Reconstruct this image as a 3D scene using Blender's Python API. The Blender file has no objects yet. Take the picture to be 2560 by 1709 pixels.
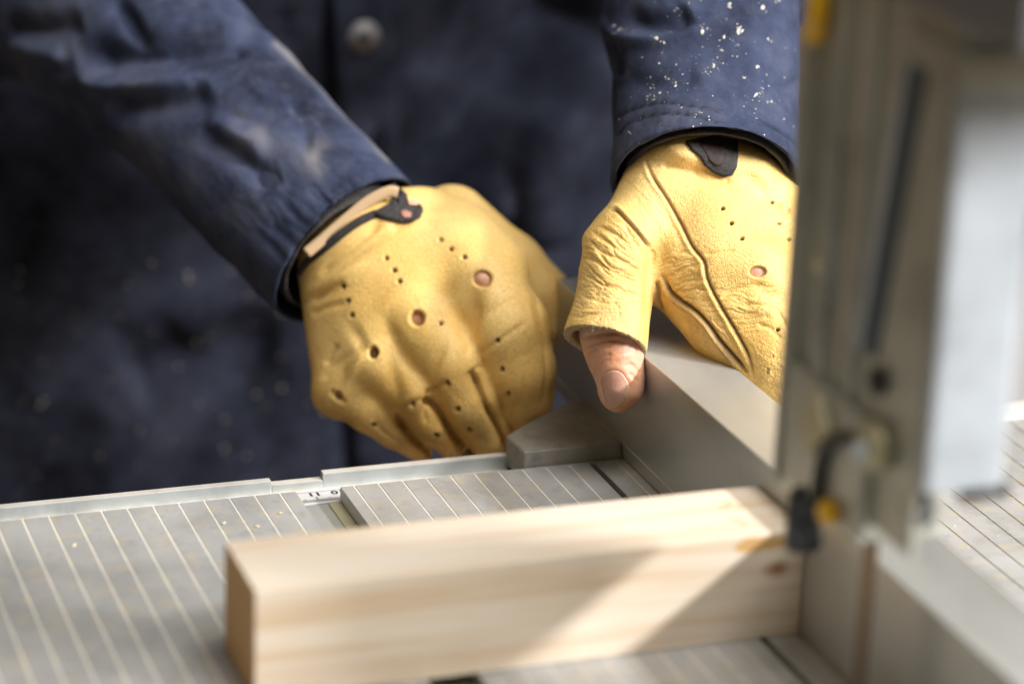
import bpy, bmesh, math, random
import numpy as np
from mathutils import Vector, Matrix
from mathutils.bvhtree import BVHTree

random.seed(7)
S = bpy.context.scene
COL = S.collection

# ------------------------------------------------------------------ camera
FPX = 6812.0                                   # focal length in photograph pixels (2560 wide)
YAW, PITCH, ROLL = 0.35114517, 0.34083179, -0.03773537
def cam_basis(yaw, pitch, roll):
    f = np.array([math.sin(yaw)*math.cos(pitch), math.cos(yaw)*math.cos(pitch), -math.sin(pitch)])
    r = np.array([math.cos(yaw), -math.sin(yaw), 0.0])
    d = np.cross(f, r)
    c, s = math.cos(roll), math.sin(roll)
    return np.array([c*r+s*d, -s*r+c*d, f])
CM = cam_basis(YAW, PITCH, ROLL)               # rows: right, down, forward
CP = np.array([-153.850, -949.358, 412.888])   # millimetres
cam_data = bpy.data.cameras.new('camera')
cam = bpy.data.objects.new('camera', cam_data); COL.objects.link(cam)
mw = Matrix.Identity(4)
for i in range(3):
    mw[i][0] = CM[0][i]; mw[i][1] = -CM[1][i]; mw[i][2] = -CM[2][i]; mw[i][3] = CP[i]*0.001
cam.matrix_world = mw
cam_data.sensor_width = 36; cam_data.lens = FPX/2560*36
cam_data.clip_start = 0.02; cam_data.clip_end = 60
cam_data.dof.use_dof = True; cam_data.dof.focus_distance = 1.066; cam_data.dof.aperture_fstop = 3.8
S.camera = cam

# ------------------------------------------------------------------ world and lamps
W = bpy.data.worlds.new('World'); S.world = W; W.use_nodes = True
nt = W.node_tree; bg = nt.nodes['Background']
bg.inputs[0].default_value = (1.0, 0.74, 0.46, 1); bg.inputs[1].default_value = 0.25
tc = nt.nodes.new('ShaderNodeTexCoord'); sx = nt.nodes.new('ShaderNodeSeparateXYZ'); rp = nt.nodes.new('ShaderNodeValToRGB')
nt.links.new(tc.outputs['Generated'], sx.inputs[0]); nt.links.new(sx.outputs[2], rp.inputs[0]); nt.links.new(rp.outputs[0], bg.inputs[0])
rp.color_ramp.elements[0].position = 0.0; rp.color_ramp.elements[0].color = (0.50, 0.39, 0.235, 1)
rp.color_ramp.elements[1].position = 0.9; rp.color_ramp.elements[1].color = (1.0, 0.89, 0.72, 1)

TARGET = Vector((0.21, -0.06, 0.05))
def area(name, direction, dist, size, power, color):
    d = Vector(direction).normalized()
    ld = bpy.data.lights.new(name, 'AREA'); ld.shape = 'RECTANGLE'; ld.size, ld.size_y = size
    ld.energy = power; ld.color = color
    o = bpy.data.objects.new(name, ld); COL.objects.link(o)
    o.location = TARGET + d*dist
    o.rotation_euler = (-d).to_track_quat('-Z', 'Y').to_euler()
    return o
# a row of windows high on the right, running parallel to the fence
wl = area('window_light', (1.36, 0, 1.0), 2.5, (0.18, 1.0), 160, (1.0, 0.99, 0.99))
zz = Vector((1.36, 0, 1.0)).normalized(); yy = Vector((0, 1, 0)); xx = yy.cross(zz)
R_ = Matrix((xx, yy, zz)).transposed(); wl.rotation_euler = R_.to_euler(); wl.location += Vector((0, -1.6, 0))
area('ceiling_light', (0.30, -0.48, 1.0), 2.1, (1.5, 1.7), 68, (0.99, 0.99, 0.985))

S.view_settings.view_transform = 'Standard'; S.view_settings.look = 'None'
S.view_settings.exposure = 0.16; S.view_settings.gamma = 1.0
S.cycles.max_bounces = 6
S.cycles.use_denoising = True

# ------------------------------------------------------------------ helpers
MM = 0.001
def at(px, py, depth):
    """Point of the place (millimetres) seen at a photograph pixel, `depth` mm from the lens."""
    return CP + depth*(CM.T @ np.array([(px-1280)/FPX, (py-854.5)/FPX, 1.0]))
def seen(V):
    """Millimetre points -> photograph pixels and distance."""
    c = (V-CP) @ CM.T
    return 1280+FPX*c[:, 0]/c[:, 2], 854.5+FPX*c[:, 1]/c[:, 2], c[:, 2]

def link(name, mesh, mat=None, parent=None, smooth=False):
    o = bpy.data.objects.new(name, mesh); COL.objects.link(o)
    if mat is not None:
        for m in (mat if isinstance(mat, (list, tuple)) else [mat]): mesh.materials.append(m)
    if smooth:
        mesh.polygons.foreach_set('use_smooth', [True]*len(mesh.polygons))
    if parent is not None: o.parent = parent
    return o
def tag(o, label=None, cat=None, group=None, kind=None):
    if label: o['label'] = label
    if cat: o['category'] = cat
    if group: o['group'] = group
    if kind: o['kind'] = kind
    return o
def empty(name, loc=(0, 0, 0)):
    o = bpy.data.objects.new(name, None); COL.objects.link(o); o.location = Vector(loc)*MM
    o.empty_display_size = 0.02
    return o
def box_bm(bm, x0, x1, y0, y1, z0, z1, bevel=0.0, seg=2):
    r = bmesh.ops.create_cube(bm, size=1.0)
    bmesh.ops.scale(bm, vec=((x1-x0)*MM, (y1-y0)*MM, (z1-z0)*MM), verts=r['verts'])
    bmesh.ops.translate(bm, vec=((x0+x1)/2*MM, (y0+y1)/2*MM, (z0+z1)/2*MM), verts=r['verts'])
    if bevel > 0:
        es = list({e for v in r['verts'] for e in v.link_edges})
        bmesh.ops.bevel(bm, geom=es, offset=bevel*MM, segments=seg, affect='EDGES', profile=0.6)
def bm_obj(name, bm, mat, parent=None, smooth=False):
    me = bpy.data.meshes.new(name); bm.to_mesh(me); bm.free()
    o = link(name, me, mat, parent, smooth)
    if parent is not None:
        o.matrix_parent_inverse = Matrix.Translation(-parent.location)
    return o
def box(name, dims, mat, parent=None, bevel=0.4):
    bm = bmesh.new(); box_bm(bm, *dims, bevel=bevel); return bm_obj(name, bm, mat, parent)
def rod(name, a, b, r, mat, parent=None, seg=32, r2=None, bevel=0.0):
    a = Vector(a)*MM; b = Vector(b)*MM; bm = bmesh.new()
    q = bmesh.ops.create_cone(bm, cap_ends=True, segments=seg, radius1=r*MM, radius2=(r2 if r2 else r)*MM, depth=(b-a).length)
    if bevel:
        es = [e for e in bm.edges if any(len(f.verts) > 4 for f in e.link_faces)]
        bmesh.ops.bevel(bm, geom=es, offset=bevel*MM, segments=2, affect='EDGES')
    bmesh.ops.transform(bm, matrix=Matrix.Translation((a+b)/2) @ (b-a).to_track_quat('Z', 'Y').to_matrix().to_4x4(), verts=bm.verts)
    o = bm_obj(name, bm, mat, parent, True)
    return o
def prism(name, pts, z0, z1, mat, parent=None, bevel=0.0):
    bm = bmesh.new()
    vs = [bm.verts.new((x*MM, y*MM, z0*MM)) for x, y in pts]
    f = bm.faces.new(vs); 
    r = bmesh.ops.extrude_face_region(bm, geom=[f])
    bmesh.ops.translate(bm, vec=(0, 0, (z1-z0)*MM), verts=[g for g in r['geom'] if isinstance(g, bmesh.types.BMVert)])
    bmesh.ops.recalc_face_normals(bm, faces=bm.faces)
    if bevel: bmesh.ops.bevel(bm, geom=list(bm.edges), offset=bevel*MM, segments=3, affect='EDGES')
    return bm_obj(name, bm, mat, parent)

# value noise on arrays of points
def _hash(i, j, k, seed):
    n = (i*374761393 + j*668265263 + k*2147483647 + seed*1274126177) & 0xFFFFFFFF
    n = ((n ^ (n >> 13))*1274126177) & 0xFFFFFFFF
    return ((n ^ (n >> 16)) & 0xFFFF)/32767.5-1.0
def vnoise(P, seed=0):
    P = np.asarray(P, float)
    if P.shape[1] == 2: P = np.column_stack([P, np.zeros(len(P))])
    F = np.floor(P); I = F.astype(np.int64); t = P-F; t = t*t*(3-2*t)
    out = 0
    for dx in (0, 1):
        for dy in (0, 1):
            for dz in (0, 1):
                w = (t[:, 0] if dx else 1-t[:, 0])*(t[:, 1] if dy else 1-t[:, 1])*(t[:, 2] if dz else 1-t[:, 2])
                out = out + w*_hash(I[:, 0]+dx, I[:, 1]+dy, I[:, 2]+dz, seed)
    return out
def fbm(P, seed=0, oct=3):
    return sum(vnoise(np.asarray(P)*2**o, seed+o*17)*0.5**o for o in range(oct))

# ------------------------------------------------------------------ rounded solids from distance fields
class Field:
    """Union of tapered capsules, blended smoothly, turned into one continuous surface."""
    def __init__(s): s.p = []
    def cap(s, a, b, ra, rb, k=6.0): s.p.append((np.array(a, float), np.array(b, float), ra, rb, k, 1)); return s
    def cut(s, a, b, ra, rb, k=1.0): s.p.append((np.array(a, float), np.array(b, float), ra, rb, k, -1)); return s
    def chain(s, pts, k=6.0):
        for (a, ra), (b, rb) in zip(pts, pts[1:]): s.cap(a, b, ra, rb, k)
        return s
    def plane(s, p, n, lim, k=1.0): s.p.append((np.array(p, float), np.array(n, float)/np.linalg.norm(n), lim, 0, k, 0)); return s
    @staticmethod
    def _one(P, q):
        a, b, ra, rb, k, op = q
        if op == 0:
            d = (P-a) @ b
            far = np.linalg.norm(P-a, axis=-1)-ra
            return np.maximum(-d, far)           # the half space beyond the plane, within reach
        ba = b-a; L = ba @ ba + 1e-9
        t = np.clip(((P-a) @ ba)/L, 0, 1)
        return np.linalg.norm(P-a-t[..., None]*ba, axis=-1)-(ra+(rb-ra)*t)
    def mesh(s, res):
        lo = np.min([np.minimum(q[0]-q[2], q[1]-q[3]) for q in s.p if q[5] == 1], axis=0)-4*res
        hi = np.max([np.maximum(q[0]+q[2], q[1]+q[3]) for q in s.p if q[5] == 1], axis=0)+4*res
        lo = lo-3; hi = hi+3
        n = np.ceil((hi-lo)/res).astype(int)+1
        G = np.full(n, 60.0, np.float32)
        ax = [lo[i]+res*np.arange(n[i]) for i in range(3)]
        for q in s.p:
            a, b, ra, rb, k, op = q
            if op == 0: l, h = a-ra-k, a+ra+k
            else:
                pad = k+3*res
                l = np.minimum(a-ra, b-rb)-pad; h = np.maximum(a+ra, b+rb)+pad
                l = np.minimum(l, np.minimum(a, b)-max(ra, rb)-pad); h = np.maximum(h, np.maximum(a, b)+max(ra, rb)+pad)
            i0 = np.clip(np.floor((l-lo)/res).astype(int), 0, n); i1 = np.clip(np.ceil((h-lo)/res).astype(int)+1, 0, n)
            if (i1 <= i0).any(): continue
            X, Y, Z = np.meshgrid(ax[0][i0[0]:i1[0]], ax[1][i0[1]:i1[1]], ax[2][i0[2]:i1[2]], indexing='ij')
            d = s._one(np.stack([X, Y, Z], -1), q).astype(np.float32)
            sl = (slice(i0[0], i1[0]), slice(i0[1], i1[1]), slice(i0[2], i1[2]))
            g = G[sl]
            if op == 1:
                h_ = np.clip(0.5+0.5*(g-d)/k, 0, 1); G[sl] = g*(1-h_)+d*h_-k*h_*(1-h_)
            else:
                d = -d; h_ = np.clip(0.5-0.5*(g-d)/k, 0, 1); G[sl] = g*(1-h_)+d*h_+k*h_*(1-h_)
        # surface nets
        ins = G < 0
        c = [ins[dx:n[0]-1+dx, dy:n[1]-1+dy, dz:n[2]-1+dz] for dx in (0, 1) for dy in (0, 1) for dz in (0, 1)]
        cnt = sum(x.astype(np.int8) for x in c)
        act = (cnt > 0) & (cnt < 8)
        idx = np.argwhere(act); vid = np.full(act.shape, -1, np.int64); vid[act] = np.arange(len(idx))
        acc = np.zeros((len(idx), 3)); num = np.zeros(len(idx))
        corners = [(dx, dy, dz) for dx in (0, 1) for dy in (0, 1) for dz in (0, 1)]
        for p in corners:
            for axis in range(3):
                if p[axis]: continue
                q = list(p); q[axis] = 1
                g0 = G[idx[:, 0]+p[0], idx[:, 1]+p[1], idx[:, 2]+p[2]].astype(float); g1 = G[idx[:, 0]+q[0], idx[:, 1]+q[1], idx[:, 2]+q[2]].astype(float)
                m = (g0 < 0) != (g1 < 0)
                t = np.where(m, g0/np.where(m, g0-g1, 1), 0)
                pt = np.tile(np.array(p, float), (len(idx), 1)); pt[:, axis] += t
                acc[m] += pt[m]; num[m] += 1
        V = lo+res*(idx+acc/num[:, None])
        Fs = []
        for axis in range(3):
            u, v = (axis+1) % 3, (axis+2) % 3
            s0 = [slice(1, n[i]-1) for i in range(3)]; s0[axis] = slice(0, n[axis]-1)
            s1 = list(s0); s1[axis] = slice(1, n[axis])
            a_, b_ = ins[tuple(s0)], ins[tuple(s1)]
            e = np.argwhere(a_ != b_); 
            flip = a_[a_ != b_]
            off = np.array([s0[i].start for i in range(3)]); e = e+off
            du = np.zeros(3, int); du[u] = 1; dv = np.zeros(3, int); dv[v] = 1
            q0 = vid[tuple((e-du-dv).T)]; q1 = vid[tuple((e-dv).T)]; q2 = vid[tuple(e.T)]; q3 = vid[tuple((e-du).T)]
            f = np.stack([q0, q1, q2, q3], 1); f[~flip] = f[~flip][:, ::-1]
            Fs.append(f)
        return V, np.concatenate(Fs)

def normals(V, F):
    n = np.cross(V[F[:, 2]]-V[F[:, 0]], V[F[:, 3]]-V[F[:, 1]])
    N = np.zeros_like(V)
    for i in range(4): np.add.at(N, F[:, i], n)
    return N/(np.linalg.norm(N, axis=1)[:, None]+1e-12)
def relax(V, F, it=1, w=0.5):
    for _ in range(it):
        A = np.zeros_like(V); c = np.zeros(len(V))
        for i in range(4):
            j = (i+1) % 4
            np.add.at(A, F[:, i], V[F[:, j]]); np.add.at(c, F[:, i], 1)
            np.add.at(A, F[:, j], V[F[:, i]]); np.add.at(c, F[:, j], 1)
        V = V*(1-w)+w*A/np.maximum(c, 1)[:, None]
    return V
def poly_dist(x, y, pts):
    """distance in pixels to a polyline, signed side, position 0..1"""
    best = np.full(len(x), 1e9); side = np.zeros(len(x)); pos = np.zeros(len(x))
    pts = np.array(pts, float); seg = np.linalg.norm(pts[1:]-pts[:-1], axis=1); cum = np.concatenate([[0], np.cumsum(seg)])
    for i in range(len(pts)-1):
        a, b = pts[i], pts[i+1]; d = b-a; L = d @ d+1e-9
        t = np.clip(((x-a[0])*d[0]+(y-a[1])*d[1])/L, 0, 1)
        ex, ey = x-a[0]-t*d[0], y-a[1]-t*d[1]; q = np.hypot(ex, ey)
        m = q < best
        best[m] = q[m]; side[m] = np.sign(d[0]*ey-d[1]*ex)[m]; pos[m] = ((cum[i]+t*seg[i])/cum[-1])[m]
    return best, side, pos
def spline(pts, n=8):
    p = np.array(pts, float); out = []
    for i in range(len(p)-1):
        p0, p1, p2, p3 = p[max(i-1, 0)], p[i], p[i+1], p[min(i+2, len(p)-1)]
        for t in np.arange(n)/n:
            out.append(0.5*((2*p1)+(-p0+p2)*t+(2*p0-5*p1+4*p2-p3)*t*t+(-p0+3*p1-3*p2+p3)*t**3))
    out.append(p[-1]); return np.array(out)

class Sculpt:
    """Fine relief worked into the side of a surface that can be seen from the front."""
    def __init__(s, V, F):
        s.V, s.F = V, F; s.N = normals(V, F); s.refresh(); s.mask = {}
    def refresh(s):
        s.x, s.y, s.z = seen(s.V)
        to = CP-s.V; to /= np.linalg.norm(to, axis=1)[:, None]
        s.face = np.clip(((s.N*to).sum(1)+0.05)*4, 0, 1)
    def push(s, h, window=None):
        w = s.face
        if window is not None: w = w*(s.z < window)
        s.V = s.V+s.N*(h*w)[:, None]
    def crease(s, pts, width, amp, fade=True, ridge=0.0, ridge_off=None, window=None, smooth=True, key=None):
        """amp > 0 presses a groove; ridge > 0 raises a welt on the left side of the line"""
        P = spline(pts) if smooth and len(pts) > 2 else np.array(pts, float)
        d, side, pos = poly_dist(s.x, s.y, P)
        f = np.clip(pos*8, 0, 1) if fade == 'start' else (np.clip(np.minimum(pos, 1-pos)*8, 0, 1) if fade else 1.0)
        h = -amp*np.exp(-(d/width)**2)*f
        if ridge:
            ro = ridge_off or width*1.6
            h = h+ridge*np.exp(-((d*side-ro)/(width*1.2))**2)*f
        s.push(h, window)
        if key:
            m = np.exp(-(d/(width*0.9))**2)*s.face*f
            s.mask[key] = np.maximum(s.mask.get(key, 0), m)
    def bump(s, c, rx, ry, ang, amp, window=None):
        ca, sa = math.cos(ang), math.sin(ang); dx, dy = s.x-c[0], s.y-c[1]
        u, v = (dx*ca+dy*sa)/rx, (-dx*sa+dy*ca)/ry
        s.push(amp*np.exp(-(u*u+v*v)), window)
    def hole(s, c, r, depth, ry=None, key='hole', window=None):
        ry = ry or r
        d = np.sqrt(((s.x-c[0])/r)**2+((s.y-c[1])/ry)**2)
        m = np.clip((1.12-d)*4, 0, 1)
        w = 1.0 if window is None else (s.z < window)
        s.push(-depth*m+0.12*np.exp(-((d-1.5)/0.35)**2), window)
        s.mask[key] = np.maximum(s.mask.get(key, 0), m*s.face*w)
    def wrinkle(s, c, r, ang, length, width, amp, seed=1, ry=None):
        ca, sa = math.cos(ang), math.sin(ang); dx, dy = s.x-c[0], s.y-c[1]
        u, v = dx*ca+dy*sa, -dx*sa+dy*ca
        m = np.exp(-((dx/r)**2+(dy/(ry or r))**2)**1.5)
        wob = vnoise(np.column_stack([u/length*0.8, v/length*0.8]), seed+5)*width*1.2
        n = vnoise(np.column_stack([u/length, (v+wob)/width]), seed)
        n = n*0.7+0.45*vnoise(np.column_stack([u/length*1.7, (v+wob)/width*1.9]), seed+9)
        h = -np.clip(1-np.abs(n)*3.2, 0, 1)+0.35*n
        s.push(amp*m*h)
    def cloth(s, sc, amp, seed=3):
        s.V = s.V+s.N*(amp*fbm(s.V/sc, seed))[:, None]
    def redo(s): s.N = normals(s.V, s.F); s.refresh()
    def build(s, name, mat, parent):
        me = bpy.data.meshes.new(name)
        me.from_pydata((s.V*MM).tolist(), [], s.F.tolist()); me.update()
        for k, m in s.mask.items():
            a = me.attributes.new(k, 'FLOAT', 'POINT'); a.data.foreach_set('value', np.asarray(m*np.ones(len(s.V)), dtype=np.float32))
        return link(name, me, mat, parent, True)

# ------------------------------------------------------------------ materials
def mat(name, color, rough=0.5, metal=0.0, **kw):
    m = bpy.data.materials.new(name); m.use_nodes = True
    b = m.node_tree.nodes['Principled BSDF']
    b.inputs['Base Color'].default_value = (*color, 1); b.inputs['Roughness'].default_value = rough; b.inputs['Metallic'].default_value = metal
    for k, v in kw.items(): b.inputs[k].default_value = v
    return m
class NT:
    def __init__(s, m): s.m = m; s.t = m.node_tree; s.n = s.t.nodes; s.b = s.n['Principled BSDF']; s.co = s.n.new('ShaderNodeTexCoord').outputs['Object']
    def L(s, a, b): s.t.links.new(a, b)
    def scale(s, v, rot=(0, 0, 0)):
        q = s.n.new('ShaderNodeMapping'); q.inputs['Scale'].default_value = v; q.inputs['Rotation'].default_value = rot; s.L(s.co, q.inputs[0]); return q.outputs[0]
    def noise(s, scale, detail=4, rough=0.55, vec=None, dist=0.0):
        q = s.n.new('ShaderNodeTexNoise'); q.inputs['Scale'].default_value = scale; q.inputs['Detail'].default_value = detail
        q.inputs['Roughness'].default_value = rough; q.inputs['Distortion'].default_value = dist; s.L(vec or s.co, q.inputs['Vector']); return q.outputs['Fac']
    def voro(s, scale, feature='F1', vec=None, rand=1.0):
        q = s.n.new('ShaderNodeTexVoronoi'); q.feature = feature; q.inputs['Scale'].default_value = scale; q.inputs['Randomness'].default_value = rand
        s.L(vec or s.co, q.inputs['Vector']); return q.outputs['Distance']
    def ramp(s, fac, stops):
        q = s.n.new('ShaderNodeValToRGB'); s.L(fac, q.inputs[0]); e = q.color_ramp.elements
        while len(e) < len(stops): e.new(0.5)
        for el, (p, c) in zip(e, stops):
            el.position = p; el.color = (*c, 1) if not isinstance(c, (int, float)) else (c, c, c, 1)
        return q.outputs[0]
    def mix(s, fac, a, b, mode='MIX'):
        q = s.n.new('ShaderNodeMix'); q.data_type = 'RGBA'; q.blend_type = mode
        for i, v in ((0, fac), (6, a), (7, b)):
            if isinstance(v, (int, float)): q.inputs[i].default_value = v if i == 0 else (v, v, v, 1)
            elif isinstance(v, tuple): q.inputs[i].default_value = (*v, 1)
            else: s.L(v, q.inputs[i])
        return q.outputs[2]
    def math(s, op, a, b=0.0):
        q = s.n.new('ShaderNodeMath'); q.operation = op
        for i, v in ((0, a), (1, b)):
            if isinstance(v, (int, float)): q.inputs[i].default_value = v
            else: s.L(v, q.inputs[i])
        return q.outputs[0]
    def attr(s, name):
        q = s.n.new('ShaderNodeAttribute'); q.attribute_name = name; return q.outputs['Fac']
    def color(s, c): s.L(c, s.b.inputs['Base Color'])
    def rough(s, c): s.L(c, s.b.inputs['Roughness'])
    def bump(s, h, strength=0.3, dist=0.001, prev=None):
        q = s.n.new('ShaderNodeBump'); q.inputs['Strength'].default_value = strength; q.inputs['Distance'].default_value = dist
        s.L(h, q.inputs['Height'])
        if prev: s.L(prev, q.inputs['Normal'])
        s.L(q.outputs[0], s.b.inputs['Normal']); return q.outputs[0]

def aluminium(name, base, rough, metal=0.55, dust=0.5, dust_col=(0.50, 0.41, 0.26), streak=(1, 1, 1), stain=0.0, nscale=(1, 1, 1), var=0.72):
    m = mat(name, base, rough, metal); t = NT(m)
    n1 = t.noise(28, 6, 0.62, t.scale(nscale)); n2 = t.noise(900, 3, 0.6, t.scale(streak)); n3 = t.noise(120, 5, 0.6)
    dark = tuple(c*var for c in base); light = tuple(min(1, c*1.12) for c in base)
    c = t.ramp(n1, [(0.3, dark), (0.5, base), (0.72, light)])
    d = t.ramp(n3, [(0.52, 0.0), (0.78, dust)])
    c = t.mix(d, c, dust_col)
    sp = t.ramp(t.noise(2300, 2, 0.5), [(0.62, 0.0), (0.70, dust)])
    c = t.mix(sp, c, (0.62, 0.54, 0.38))
    if stain:
        st_ = t.ramp(t.noise(110, 6, 0.75), [(0.52, 0.0), (0.72, stain)]); c = t.mix(st_, c, tuple(v*0.45 for v in base))
        yl = t.ramp(t.noise(40, 5, 0.7, t.scale((1, 1.7, 1), (0, 0, 1))), [(0.60, 0.0), (0.72, stain*0.7)]); c = t.mix(yl, c, (0.50, 0.40, 0.22))
        scr = t.ramp(t.noise(260, 2, 0.4, t.scale((0.10, 1.6, 1), (0, 0, 0.5))), [(0.70, 0.0), (0.74, stain*0.5)]); c = t.mix(scr, c, tuple(min(1, v*1.7) for v in base))
    t.color(c)
    t.rough(t.ramp(n1, [(0.3, rough*0.8), (0.7, min(1, rough*1.25))]))
    t.bump(n2, 0.12, 0.0004)
    return m
M = {}
M['table'] = aluminium('brushed_table_metal', (0.375, 0.37, 0.36), 0.45, 0.28, 0.8, streak=(1, 0.12, 1), stain=0.45, var=0.80)
M['groove'] = aluminium('dusty_groove', (0.64, 0.60, 0.50), 0.9, 0.0, 0.5, (0.85, 0.75, 0.5))
M['groovedark'] = aluminium('brown_groove', (0.34, 0.24, 0.14), 0.9, 0.0, 0.8, (0.75, 0.58, 0.28))
M['rail'] = aluminium('rail_aluminium', (0.50, 0.52, 0.51), 0.32, 0.6, 0.15, streak=(0.05, 1, 1))
M['railtop'] = aluminium('worn_rail_top', (0.66, 0.62, 0.56), 0.45, 0.4, 0.3)
M['fence'] = aluminium('fence_aluminium', (0.50, 0.505, 0.48), 0.34, 0.55, 0.15, streak=(1, 0.03, 1), stain=0.12, nscale=(1, 0.25, 1), var=0.88)
M['cast'] = aluminium('rough_cast_iron', (0.29, 0.27, 0.235), 0.55, 0.35, 0.4, (0.36, 0.27, 0.15), stain=0.6)
M['guard'] = aluminium('guard_steel', (0.42, 0.42, 0.365), 0.42, 0.45, 0.1, streak=(1, 1, 0.03))
M['guardfront'] = aluminium('lit_pale_steel', (0.46, 0.50, 0.54), 0.4, 0.15, 0.05)  # window light on the guard front is put into this pale bluish base
M['housing'] = mat('grey_paint', (0.15, 0.15, 0.16), 0.45)
M['blade'] = aluminium('blade_steel', (0.16, 0.12, 0.085), 0.35, 0.85, 0.1)
M['black'] = mat('black_rubber', (0.012, 0.011, 0.010), 0.5)
M['slotblue'] = mat('blue_grey_steel', (0.07, 0.095, 0.12), 0.4, 0.3)
M['knobgrey'] = mat('dark_grey_plastic', (0.035, 0.04, 0.048), 0.4)
M['yellow'] = mat('yellow_plastic', (0.75, 0.42, 0.01), 0.35)
M['brass'] = aluminium('brassy_steel', (0.42, 0.38, 0.24), 0.45, 0.4, 0.1)
M['paper'] = mat('white_scale', (0.50, 0.49, 0.475), 0.4)
M['ink'] = mat('black_ink', (0.02, 0.018, 0.018), 0.6)
M['dust'] = mat('sawdust', (0.66, 0.55, 0.36), 0.9)
M['dustpale'] = mat('pale_sawdust', (0.62, 0.57, 0.48), 0.9)
M['split'] = mat('wrist_gap_shade', (0.022, 0.009, 0.006), 0.7)  # shade inside the wrist opening, given as a dark colour

# pine
m = mat('planed_pine', (0.7, 0.5, 0.3), 0.55, 0.0); t = NT(m)
g = t.noise(75, 5, 0.6, t.scale((0.07, 1.0, 1.0)), 0.5); g2 = t.noise(300, 4, 0.6, t.scale((0.022, 1.0, 1.0)))
c = t.ramp(g, [(0.28, (0.70, 0.52, 0.34)), (0.43, (0.78, 0.65, 0.50)), (0.56, (0.81, 0.71, 0.59)), (0.74, (0.72, 0.55, 0.37))])
c = t.mix(t.ramp(g2, [(0.40, 0.32), (0.50, 0.0)]), c, (0.60, 0.40, 0.22))
def blob(t, centre, rad, lo, hi):
    q = t.n.new('ShaderNodeVectorMath'); q.operation = 'SUBTRACT'; t.L(t.co, q.inputs[0]); q.inputs[1].default_value = [v*MM for v in centre]
    q2 = t.n.new('ShaderNodeVectorMath'); q2.operation = 'DIVIDE'; t.L(q.outputs[0], q2.inputs[0]); q2.inputs[1].default_value = [v*MM for v in rad]
    q3 = t.n.new('ShaderNodeVectorMath'); q3.operation = 'LENGTH'; t.L(q2.outputs[0], q3.inputs[0])
    d = t.math('ADD', q3.outputs['Value'], t.math('MULTIPLY', t.noise(160, 3), 0.5))
    return t.ramp(d, [(lo, 1.0), (hi, 0.0)])
c = t.mix(blob(t, (233, -168, 26), (9, 16, 5), 0.4, 1.5), c, (0.33, 0.18, 0.08))
c = t.mix(blob(t, (226, -150, 36), (19, 40, 5), 0.9, 1.5), c, (0.62, 0.37, 0.14))  # fence's shadow across the timber's end, painted in orange-brown
t.color(c); t.bump(g2, 0.15, 0.0005); M['pine'] = m
m = mat('sawn_pine_end', (0.40, 0.23, 0.09), 0.75); t = NT(m)
v = t.n.new('ShaderNodeTexWave'); v.wave_type = 'RINGS'; v.rings_direction = 'X'; v.inputs['Scale'].default_value = 120; v.inputs['Distortion'].default_value = 2.5
mp = t.n.new('ShaderNodeMapping'); mp.inputs['Location'].default_value = (0, 0.09, -0.06); t.L(t.co, mp.inputs[0]); t.L(mp.outputs[0], v.inputs['Vector'])
t.color(t.ramp(v.outputs['Fac'], [(0.2, (0.36, 0.20, 0.075)), (0.8, (0.66, 0.42, 0.19))])); M['pine_end'] = m

# leather
def leather(name, base, dark, light):
    m = mat(name, base, 0.45, 0.0, **{'Specular IOR Level': 0.42}); t = NT(m)
    n = t.noise(26, 5, 0.6); c = t.ramp(n, [(0.3, dark), (0.5, base), (0.7, light)])
    sp = t.ramp(t.noise(240, 4, 0.6), [(0.60, 0.0), (0.74, 0.35)]); c = t.mix(sp, c, (0.30, 0.17, 0.05))
    c = t.mix(t.math('MULTIPLY', t.attr('grime_shade'), 0.75), c, (0.27, 0.16, 0.055))  # mask holds real dirt and the painted dark of folds
    c = t.mix(t.math('MINIMUM', t.math('MULTIPLY', t.attr('seam'), 1.1), 0.9), c, (0.16, 0.085, 0.025))
    c = t.mix(t.attr('hole'), c, (0.06, 0.03, 0.012))
    c = t.mix(t.math('MULTIPLY', t.attr('opening'), 0.9), c, (0.16, 0.07, 0.04))
    c = t.mix(t.attr('flesh'), c, t.ramp(t.noise(1400, 4, 0.7), [(0.35, (0.22, 0.15, 0.07)), (0.65, (0.55, 0.42, 0.24))]))
    t.color(c)
    warp = t.n.new('ShaderNodeVectorMath'); warp.operation = 'ADD'
    ns = t.n.new('ShaderNodeTexNoise'); ns.inputs['Scale'].default_value = 300; t.L(t.co, ns.inputs['Vector'])
    sc = t.n.new('ShaderNodeVectorMath'); sc.operation = 'SCALE'; sc.inputs['Scale'].default_value = 0.0012; t.L(ns.outputs['Color'], sc.inputs[0])
    t.L(t.co, warp.inputs[0]); t.L(sc.outputs[0], warp.inputs[1])
    v = t.voro(980, 'DISTANCE_TO_EDGE', warp.outputs[0]); v = t.ramp(v, [(0.0, 0.0), (0.22, 1.0)])
    v2 = t.ramp(t.voro(520, 'DISTANCE_TO_EDGE', warp.outputs[0]), [(0.0, 0.0), (0.12, 1.0)])
    c = t.mix(t.math('MULTIPLY', t.math('SUBTRACT', 1.0, v2), 0.28), c, (0.36, 0.20, 0.06)); t.color(c)
    b1 = t.bump(v, 0.30, 0.0004); b1 = t.bump(v2, 0.22, 0.0005, b1)
    t.bump(t.noise(260, 4, 0.55), 0.12, 0.001, b1)
    return m
M['glove'] = leather('yellow_leather', (0.84, 0.555, 0.18), (0.76, 0.46, 0.12), (0.89, 0.62, 0.24))
m = mat('leather_flesh_side', (0.45, 0.33, 0.17), 0.9); t = NT(m); n = t.noise(1400, 4, 0.7)
t.color(t.ramp(n, [(0.35, (0.20, 0.14, 0.07)), (0.65, (0.52, 0.40, 0.22))])); t.bump(n, 0.8, 0.001); M['suede'] = m
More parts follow.
